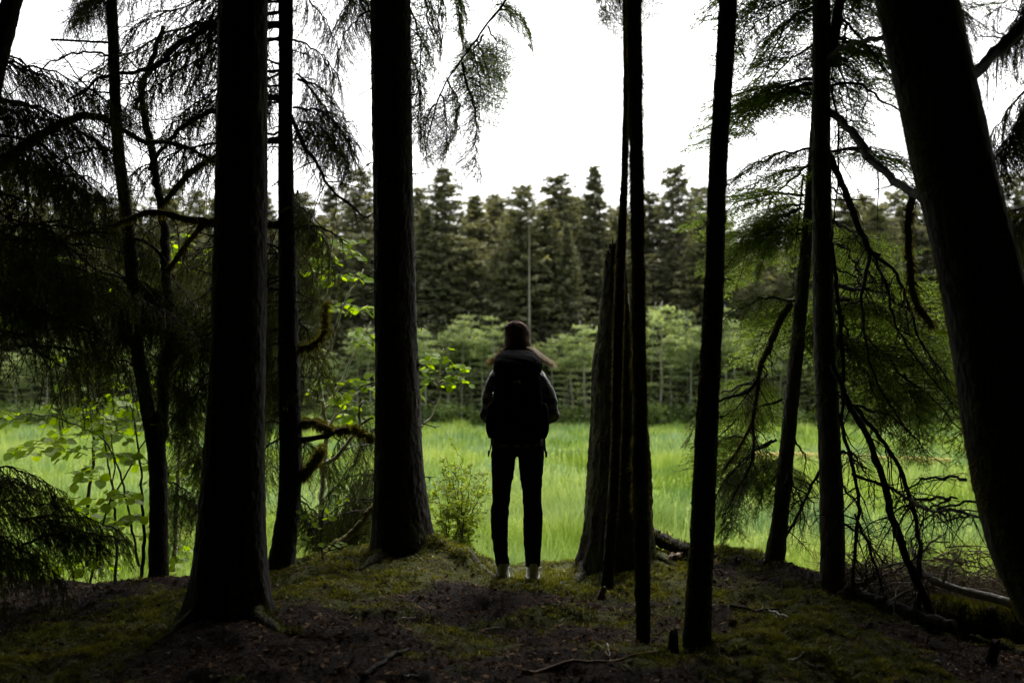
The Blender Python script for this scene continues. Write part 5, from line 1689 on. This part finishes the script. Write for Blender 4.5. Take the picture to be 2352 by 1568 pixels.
def remesh_all(items):
    """items: (name, MB, voxel, smooth_iters, material, fold amplitude, fold scale) -> merged skin meshes, all in one evaluation"""
    tmp = []
    for name, mb, vox, it, mat, amp, sc in items:
        o = obj('tmp_' + name, mb.mesh('tmp_' + name, [mat]))
        m = o.modifiers.new('r', 'REMESH'); m.mode = 'VOXEL'; m.voxel_size = vox
        if it:
            k = o.modifiers.new('s', 'SMOOTH'); k.iterations = it; k.factor = 0.5
        tmp.append(o)
    dg = bpy.context.evaluated_depsgraph_get()
    out = []
    for o, (name, mb, vox, it, mat, amp, sc) in zip(tmp, items):
        me = bpy.data.meshes.new_from_object(o.evaluated_get(dg))
        me.name = name
        me.materials.clear(); me.materials.append(mat)
        n = len(me.vertices)
        co = np.empty(n * 3); me.vertices.foreach_get('co', co); co = co.reshape(-1, 3)
        if amp:
            nr = np.empty(n * 3); me.vertices.foreach_get('normal', nr); nr = nr.reshape(-1, 3)
            f = fbm(co[:, 0] * sc + co[:, 1] * sc * 0.7, co[:, 2] * sc * 1.6 + co[:, 1] * sc * 0.5, 31, 3) - 0.5
            co = co + nr * (f * amp * 2)[:, None]
            me.vertices.foreach_set('co', co.ravel())
        me.polygons.foreach_set('use_smooth', np.ones(len(me.polygons), bool))
        me.update()
        out.append(me)
    for o in tmp:
        me = o.data
        bpy.data.objects.remove(o)
        bpy.data.meshes.remove(me)
    return out


def leg_secs(side, grow=0.0, top=0.86, bottom=0.09):
    # (outer, inner) edges at heights, viewer's left is negative x
    if side < 0:
        e = [(0.09, -0.139, -0.052), (0.23, -0.162, -0.060), (0.33, -0.172, -0.058), (0.436, -0.176, -0.055), (0.50, -0.168, -0.050), (0.58, -0.167, -0.043), (0.70, -0.170, -0.024), (0.81, -0.172, -0.008), (0.88, -0.172, 0.012)]
    else:
        e = [(0.085, 0.150, 0.055), (0.23, 0.160, 0.043), (0.33, 0.166, 0.041), (0.436, 0.168, 0.040), (0.50, 0.162, 0.036), (0.58, 0.162, 0.031), (0.70, 0.170, 0.016), (0.81, 0.178, 0.004), (0.88, 0.178, -0.012)]
    out = []
    for z, o_, i_ in e:
        cx = (o_ + i_) / 2; rx = abs(o_ - i_) / 2 + grow
        cy = 0.0 if z > 0.6 else -0.012 if z < 0.36 else 0.0
        ry = (0.052 if z < 0.15 else 0.058 if z < 0.3 else 0.062 if z < 0.5 else 0.075 if z < 0.65 else 0.095) + grow
        out.append((cx, cy, z, rx, ry, 2.2))
    return out


def build_person():
    body = MB()
    # legs, hips, torso, neck, head as closed volumes that the remesh fuses into one skin
    for sd in (-1, 1):
        s = leg_secs(sd, -0.012)
        s = [(s[0][0] * 1.0, 0.0, 0.03, 0.032, 0.036, 2)] + s
        loft(body, smooth_secs(s, 30))
        # foot
        fx = s[0][0]
        body.tube(spline([(fx, -0.035, 0.045), (fx, 0.05, 0.04), (fx + 0.01 * sd, 0.15, 0.03)], 8), [0.03, 0.036, 0.036, 0.036, 0.034, 0.032, 0.028, 0.02], 12)
    loft(body, smooth_secs([(0, 0, 0.86, 0.12, 0.08, 2.3), (0, 0, 0.92, 0.15, 0.10, 2.4), (0, 0.0, 1.0, 0.14, 0.095, 2.3), (0, 0.0, 1.10, 0.125, 0.09, 2.3), (0, 0.0, 1.22, 0.14, 0.10, 2.3), (0, 0.0, 1.33, 0.14, 0.095, 2.3), (0, 0.0, 1.385, 0.10, 0.075, 2.1), (0, 0.005, 1.42, 0.06, 0.06, 2)], 30))
    loft(body, [(0, 0.008, 1.38, 0.052, 0.056, 2), (0, 0.012, 1.44, 0.048, 0.052, 2), (0, 0.02, 1.50, 0.05, 0.055, 2)])
    # head: skull, jaw, nose, brow, ears, lips
    ball(body, (0, 0.025, 1.60, ), (0.074, 0.092, 0.092), 24, 16)
    loft(body, smooth_secs([(0, 0.075, 1.475, 0.022, 0.022, 2), (0, 0.06, 1.50, 0.045, 0.05, 2), (0, 0.045, 1.54, 0.06, 0.07, 2), (0, 0.035, 1.58, 0.066, 0.08, 2)], 12))
    body.tube(spline([(0, 0.108, 1.602), (0, 0.124, 1.575), (0, 0.130, 1.556), (0, 0.112, 1.548)], 8), [0.008, 0.010, 0.012, 0.014, 0.015, 0.014, 0.011, 0.008], 8)
    body.tube([(-0.045, 0.098, 1.622), (0, 0.112, 1.626), (0.045, 0.098, 1.622)], 0.011, 8)
    body.tube([(-0.022, 0.106, 1.524), (0, 0.114, 1.526), (0.022, 0.106, 1.524)], 0.008, 8)
    for sd in (-1, 1):
        ball(body, (sd * 0.078, 0.015, 1.575), (0.010, 0.020, 0.032), 10, 8)
        # arms: shoulder, elbow, wrist in front of the belly
        sh, el, wr = np.array((sd * 0.122, -0.005, 1.325)), np.array((sd * 0.205 + 0.016, -0.03, 1.085)), np.array((sd * 0.105, 0.185, 1.045))
        body.tube(spline([sh, (sh + el) / 2 + np.array((sd * 0.014 + 0.004, 0, 0.01)), el], 12), np.linspace(0.052, 0.040, 12), 14)
        body.tube(spline([el, (el + wr) / 2, wr], 10), np.linspace(0.041, 0.026, 10), 14)
        ball(body, el, 0.041); ball(body, sh, 0.054)
        # hand: palm and five curled fingers
        d = (wr - el) / np.linalg.norm(wr - el)
        inn = np.array((-sd, 0.0, 0.0)); up = np.array((0, 0, 1.0))
        pc = wr + d * 0.02
        body.tube([wr - d * 0.01, wr + d * 0.03 + inn * 0.005, wr + d * 0.07 + inn * 0.01], [0.024, 0.032, 0.034], 12)
        for k, (off, ln) in enumerate(((0.030, 0.062), (0.010, 0.072), (-0.010, 0.068), (-0.030, 0.052))):
            b = wr + d * 0.075 + inn * 0.01 + up * off
            p = [b, b + d * ln * 0.4 + inn * 0.004, b + d * ln * 0.55 + inn * ln * 0.38, b + d * ln * 0.3 + inn * ln * 0.7]
            body.tube(spline(p, 9), np.linspace(0.0095, 0.0072, 9), 8)
        b = wr + d * 0.03 + up * 0.026
        body.tube(spline([b, b + d * 0.022 + up * 0.022 + inn * 0.014, b + d * 0.046 + up * 0.020 + inn * 0.03], 8), np.linspace(0.012, 0.008, 8), 8)

    trousers = MB()
    for sd in (-1, 1):
        s = leg_secs(sd)
        loft(trousers, smooth_secs([s[0][:2] + (s[0][2],) + s[0][3:]] + s[1:], 46))
    loft(trousers, smooth_secs([(0.003, 0, 0.825, 0.135, 0.105, 2.4), (0.003, 0, 0.87, 0.174, 0.122, 2.6), (0.003, 0, 0.93, 0.172, 0.12, 2.6), (0.002, 0, 0.985, 0.158, 0.112, 2.5)], 16))
    shirt = MB()
    loft(shirt, smooth_secs([(0.002, 0, 0.875, 0.176, 0.128, 2.6), (0.002, 0, 0.93, 0.178, 0.128, 2.6), (0, 0, 1.02, 0.165, 0.118, 2.5), (0, 0, 1.12, 0.160, 0.112, 2.4), (0, 0, 1.24, 0.160, 0.118, 2.4), (0, 0, 1.33, 0.155, 0.110, 2.3), (0, 0, 1.385, 0.120, 0.092, 2.1), (0, 0.01, 1.425, 0.085, 0.075, 2), (0, 0.012, 1.455, 0.068, 0.068, 2)], 36))
    for sd in (-1, 1):
        sh, el, wr = np.array((sd * 0.128, -0.005, 1.318)), np.array((sd * 0.208 + 0.016, -0.035, 1.082)), np.array((sd * 0.105, 0.185, 1.035))
        shirt.tube(spline([sh, (sh + el) / 2 + np.array((sd * 0.014 + 0.004, 0, 0.01)), el], 16), np.linspace(0.066, 0.053, 16), 18)
        shirt.tube(spline([el, (el + wr) / 2 + np.array((0, 0, -0.01)), wr], 12), np.linspace(0.055, 0.040, 12), 18)
        ball(shirt, el + np.array((sd * 0.003, 0, 0.0)), (0.054, 0.054, 0.054)); ball(shirt, sh, 0.068)
    hat = MB()
    loft(hat, smooth_secs([(0, 0.0, 1.508, 0.084, 0.100, 2.1), (0.001, 0.0, 1.525, 0.0885, 0.104, 2.1), (0.001, 0.0, 1.56, 0.0875, 0.103, 2.1), (0.0, 0.0, 1.575, 0.0855, 0.101, 2.1)], 14), 40)
    loft(hat, smooth_secs([(0, 0, 1.56, 0.083, 0.098, 2.1), (0, 0, 1.60, 0.084, 0.098, 2.1), (-0.001, 0, 1.64, 0.083, 0.094, 2.2), (-0.006, -0.005, 1.67, 0.072, 0.082, 2.2), (-0.010, -0.008, 1.69, 0.052, 0.060, 2.2), (-0.014, -0.008, 1.700, 0.022, 0.03, 2)], 26), 40)
    hat.tube(spline([(-0.03, -0.06, 1.685), (0.0, -0.04, 1.695), (0.03, -0.02, 1.683), (0.065, -0.03, 1.655)], 10), [0.012] * 10, 8)
    ball(hat, (-0.066, -0.02, 1.655), (0.022, 0.05, 0.022))
    pk = MB()
    loft(pk, smooth_secs([(0.002, -0.21, 0.90, 0.12, 0.07, 3), (0.002, -0.225, 0.93, 0.150, 0.10, 3.2), (0.002, -0.235, 1.05, 0.160, 0.12, 3.2), (0.002, -0.24, 1.20, 0.156, 0.125, 3.2), (0.002, -0.235, 1.32, 0.150, 0.115, 3.2), (0.002, -0.22, 1.37, 0.140, 0.10, 3)], 40), 40)
    lid = MB()
    loft(lid, smooth_secs([(0.004, -0.20, 1.345, 0.140, 0.10, 2.8), (0.004, -0.205, 1.37, 0.156, 0.125, 2.8), (0.004, -0.19, 1.42, 0.156, 0.125, 2.6), (0.002, -0.165, 1.465, 0.135, 0.105, 2.4), (0.0, -0.14, 1.495, 0.105, 0.075, 2.3), (0.0, -0.13, 1.508, 0.07, 0.04, 2.2)], 24), 40)
    panel = MB()
    loft(panel, smooth_secs([(0.0, -0.335, 0.98, 0.08, 0.03, 2.6), (0.0, -0.345, 1.02, 0.105, 0.035, 2.8), (0.0, -0.352, 1.16, 0.11, 0.035, 2.8), (0.0, -0.345, 1.28, 0.10, 0.03, 2.8), (0.0, -0.335, 1.315, 0.075, 0.02, 2.6)], 24), 30)
    skin, tr, shi, ht, pkm, ldm, pnm = remesh_all([
        ('body', body, 0.0055, 3, M['skin'], 0, 1), ('trousers', trousers, 0.007, 4, M['denim'], 0.006, 16), ('shirt', shirt, 0.007, 4, M['plaid'], 0.006, 13), ('beanie', hat, 0.004, 3, M['beanie'], 0.004, 22),
        ('main_bag', pk, 0.007, 3, M['pack'], 0.006, 11), ('top_lid', lid, 0.006, 4, M['pack'], 0.008, 12), ('front_panel', panel, 0.006, 3, M['pack'], 0.004, 14)])
    p = obj('person', skin, loc=(PX, PY, PZ))
    tag(p, 'person in brown beanie, plaid shirt and dark jeans, standing with back turned', 'person')
    obj('trousers', tr, p); obj('shirt', shi, p); obj('beanie', ht, p)
    # hair falling to both sides, blown outwards at the ends
    r = np.random.RandomState(61)
    hm = MB()
    for k in range(520):
        sd = -1 if k % 2 else 1
        a = r.uniform(-0.9, 0.9)
        root = np.array((sd * (0.05 + 0.03 * r.uniform()), -0.055 + 0.10 * (a + 0.6), 1.515 + 0.015 * r.uniform()))
        reach = r.uniform(0.5, 1.0) if k % 5 else r.uniform(0.9, 1.12)
        lift = r.normal(0, 0.010)
        yo = -0.12 + r.normal(0, 0.035)
        tip = np.array((sd * ((0.185 if sd > 0 else 0.135) * reach + 0.045), yo, 1.505 - (0.098 if sd > 0 else 0.085) * reach + lift))
        m1 = root * 0.65 + tip * 0.35 + np.array((sd * 0.004, -0.02, 0.010 + r.normal(0, 0.005)))
        m2 = root * 0.3 + tip * 0.7 + np.array((0, -0.02, 0.006 + r.normal(0, 0.006)))
        e = tip + np.array((sd * r.uniform(0.005, 0.03), 0, r.normal(0.0, 0.010)))
        pts = wob(spline([root, m1, m2, tip, e], 12), 0.002, k)
        hm.tube(pts, np.linspace(0.0022, 0.0007, 12), 3, 0, cap=False, col=np.clip(r.normal(0.5, 0.22), 0, 1))
    for k in range(120):
        a = r.uniform(-2.2, 2.2)
        root = np.array((math.sin(a) * 0.08, -math.cos(a) * 0.095 + 0.0, 1.525))
        tip = root * np.array((1.2, 1.05, 1)) + np.array((r.normal(0, 0.012), 0, -r.uniform(0.01, 0.04)))
        hm.tube(wob(spline([root, (root + tip) / 2 * np.array((1.03, 1.03, 1)), tip], 7), 0.002, 900 + k), np.linspace(0.0022, 0.0008, 7), 3, 0, cap=False, col=np.clip(r.normal(0.4, 0.2), 0, 1))
    obj('hair', hm.mesh('hair', M['hair']), p)
    # shoes
    for sd, fx in ((-1, -0.095), (1, 0.103)):
        up = MB()
        loft(up, smooth_secs([(fx, 0.05, 0.016, 0.043, 0.125, 2.6), (fx, 0.05, 0.035, 0.043, 0.125, 2.5), (fx, 0.03, 0.06, 0.040, 0.10, 2.3), (fx, -0.005, 0.085, 0.038, 0.066, 2.2), (fx, -0.015, 0.105, 0.039, 0.054, 2.2), (fx, -0.017, 0.115, 0.036, 0.05, 2.2)], 16), 28)
        so = MB()
        loft(so, [(fx, 0.05, 0.0, 0.044, 0.13, 2.7), (fx, 0.05, 0.006, 0.047, 0.133, 2.7), (fx, 0.05, 0.02, 0.046, 0.131, 2.7), (fx, 0.05, 0.024, 0.044, 0.128, 2.7)], 32)
        s = obj('shoe', up.mesh('shoe', [M['shoe']], True), p)
        obj('sole', so.mesh('sole', [M['sole']], True), s)
        la = MB()
        for j in range(2):
            q = np.linspace(0, 2 * math.pi, 16)
            c = np.array((fx + (0.044 if sd > 0 else 0.030) , 0.03, 0.085 - 0.03 * j))
            la.tube(c + np.stack([np.cos(q) * 0.016 + 0.008, q * 0 + 0.004 * np.sin(q), np.sin(q) * 0.020 + 0.012 * (1 - j)], -1), 0.0018, 4, 0, cap=False)
        la.tube(spline([(fx + 0.045, 0.03, 0.08), (fx + 0.058, 0.03, 0.05), (fx + 0.068, 0.03, 0.02)], 8), 0.0018, 4, 0, cap=False)
        obj('lace', la.mesh('lace', [M['sole']], True), s)
    # backpack: a thing of its own, worn on the back
    b = thing('backpack', 'large black hiking backpack with lid worn on the walker\'s back', 'backpack', (PX, PY - 0.2, PZ + 0.90))
    off = np.array((0, 0.2, -0.90))

    def sub(name, me, mat=None, par=b):
        o = obj(name, me, par)
        if par is b:
            o.location = tuple(off)
        return o
    mbag = sub('main_bag', pkm); sub('top_lid', ldm); fp = sub('front_panel', pnm)
    for sd in (-1, 1):
        st = MB()
        # shoulder strap over the shoulder and down the chest
        pts = spline([(sd * 0.085, -0.115, 1.36), (sd * 0.105, -0.06, 1.425), (sd * 0.11, 0.02, 1.42), (sd * 0.115, 0.10, 1.34), (sd * 0.13, 0.125, 1.22), (sd * 0.15, 0.09, 1.10), (sd * 0.155, -0.09, 1.02)], 30)
        for q0 in (-0.022, 0.0, 0.022):
            st.tube(pts + np.array((q0, 0, 0)), 0.011, 8)
        sub('shoulder_strap', st.mesh('shoulder_strap', [M['webbing']], True))
        wbm = MB()
        # hanging webbing end
        top, bot = ((-0.160, -0.15, 1.0), (-0.187, -0.16, 0.82)) if sd < 0 else ((0.178, -0.15, 1.0), (0.186, -0.16, 0.815))
        q = np.linspace(0, 1, 10)[:, None]
        c = np.array(top) * (1 - q) + np.array(bot) * q + np.array((sd * -0.006, 0, 0)) * np.sin(q * 3.1)
        hw = 0.0035 if sd < 0 else 0.0055
        for z0 in range(9):
            a_, b_ = c[z0], c[z0 + 1]
            w = np.array((hw, 0, 0)); t_ = np.array((0, 0.0012, 0))
            wbm.add([a_ - w - t_, a_ + w - t_, b_ + w - t_, b_ - w - t_, a_ - w + t_, a_ + w + t_, b_ + w + t_, b_ - w + t_], [[0, 1, 2, 3], [5, 4, 7, 6], [1, 5, 6, 2], [4, 0, 3, 7]])
        wbm.tube([c[-1] + np.array((0, 0, 0.035)), c[-1] + np.array((0, 0, -0.002))], hw * 1.35, 8)
        sub('webbing_end', wbm.mesh('webbing_end', [M['webbing']]))
        hb = MB()
        hp = spline([(sd * 0.10, -0.16, 0.975), (sd * 0.165, -0.06, 0.985), (sd * 0.172, 0.03, 0.985), (sd * 0.10, 0.125, 0.975), (0.0, 0.14, 0.97)], 20)
        for q0 in (-0.025, 0, 0.025):
            hb.tube(hp + np.array((0, 0, q0)), 0.014, 8)
        sub('hip_belt', hb.mesh('hip_belt', [M['webbing']], True))
        sp_ = MB()
        loft(sp_, smooth_secs([(sd * 0.155, -0.22, 0.94, 0.03, 0.06, 2.5), (sd * 0.168, -0.22, 1.0, 0.035, 0.07, 2.6), (sd * 0.168, -0.22, 1.12, 0.030, 0.068, 2.6), (sd * 0.160, -0.22, 1.16, 0.024, 0.065, 2.5)], 16), 24)
        sub('side_pocket', sp_.mesh('side_pocket', [M['pack']], True))
        cs = MB()
        cs.tube(spline([(sd * 0.13, -0.30, 1.36), (sd * 0.162, -0.25, 1.28), (sd * 0.165, -0.23, 1.18)], 10), 0.004, 6)
        sub('compression_strap', cs.mesh('compression_strap', [M['webbing']], True))
    bk = MB()
    bk.tube([(0.172, -0.20, 1.088), (0.174, -0.20, 1.094), (0.173, -0.20, 1.10)], [0.003, 0.006, 0.003], 8)
    sub('buckle', bk.mesh('buckle', [M['steel']], True))
    hd = MB()
    hd.tube(spline([(-0.05, -0.31, 1.375), (-0.03, -0.335, 1.36), (0.03, -0.335, 1.36), (0.05, -0.31, 1.375)], 12), 0.006, 6)
    sub('haul_loop', hd.mesh('haul_loop', [M['webbing']], True))
    # printed emblem: quarter dome of three arcs beside three short lines of lettering
    em = MB()
    cx, cz, yy = -0.003, 1.286, -0.3835
    for r0, r1_ in ((0.0075, 0.0125), (0.0145, 0.0190), (0.0210, 0.0255)):
        a = np.linspace(0, math.pi / 2, 12)
        i_ = np.stack([cx + np.cos(a) * r0, np.full(12, yy), cz + np.sin(a) * r0], -1); o_ = np.stack([cx + np.cos(a) * r1_, np.full(12, yy), cz + np.sin(a) * r1_], -1)
        em.quads(i_[:-1], o_[:-1], o_[1:], i_[1:])
    lg = sub('emblem', em.mesh('emblem', [M['logo']]))
    for k, word in enumerate(('THE', 'NORTH', 'FACE')):
        cu = bpy.data.curves.new('lettering', 'FONT')
        cu.body = word
        cu.size = 0.0105
        cu.align_x = 'RIGHT'
        cu.extrude = 0.0003
        tmp = bpy.data.objects.new('lettering', cu)
        COL.objects.link(tmp)
        dg = bpy.context.evaluated_depsgraph_get()
        me = bpy.data.meshes.new_from_object(tmp.evaluated_get(dg))
        bpy.data.objects.remove(tmp)
        me.materials.clear(); me.materials.append(M['logo'])
        o = obj('lettering', me, lg)
        o.location = (cx - 0.002, yy, cz + 0.0172 - 0.0086 * k)
        o.rotation_euler = (math.pi / 2, 0, 0)
    # bottle in the left side pocket
    bt = thing('water_bottle', 'bottle with silver cap in the left side pocket of the backpack', 'bottle', (PX - 0.172, PY - 0.215, PZ + 1.0))
    m1 = MB(); loft(m1, smooth_secs([(0, 0, 0.0, 0.024, 0.026, 2), (0, 0, 0.10, 0.026, 0.028, 2), (0, 0, 0.18, 0.026, 0.028, 2), (0, 0, 0.205, 0.018, 0.02, 2)], 14), 20)
    obj('bottle_body', m1.mesh('bottle_body', [M['bottle']], True), bt)
    m2 = MB(); loft(m2, [(0, 0, 0.203, 0.019, 0.021, 2), (0, 0, 0.206, 0.021, 0.023, 2), (0, 0, 0.228, 0.021, 0.023, 2), (0, 0, 0.231, 0.018, 0.02, 2)], 20)
    obj('cap', m2.mesh('cap', [M['steel']], True), bt)
    for o in bt.children:
        o.rotation_euler = (0, math.radians(8), 0)


build_person()
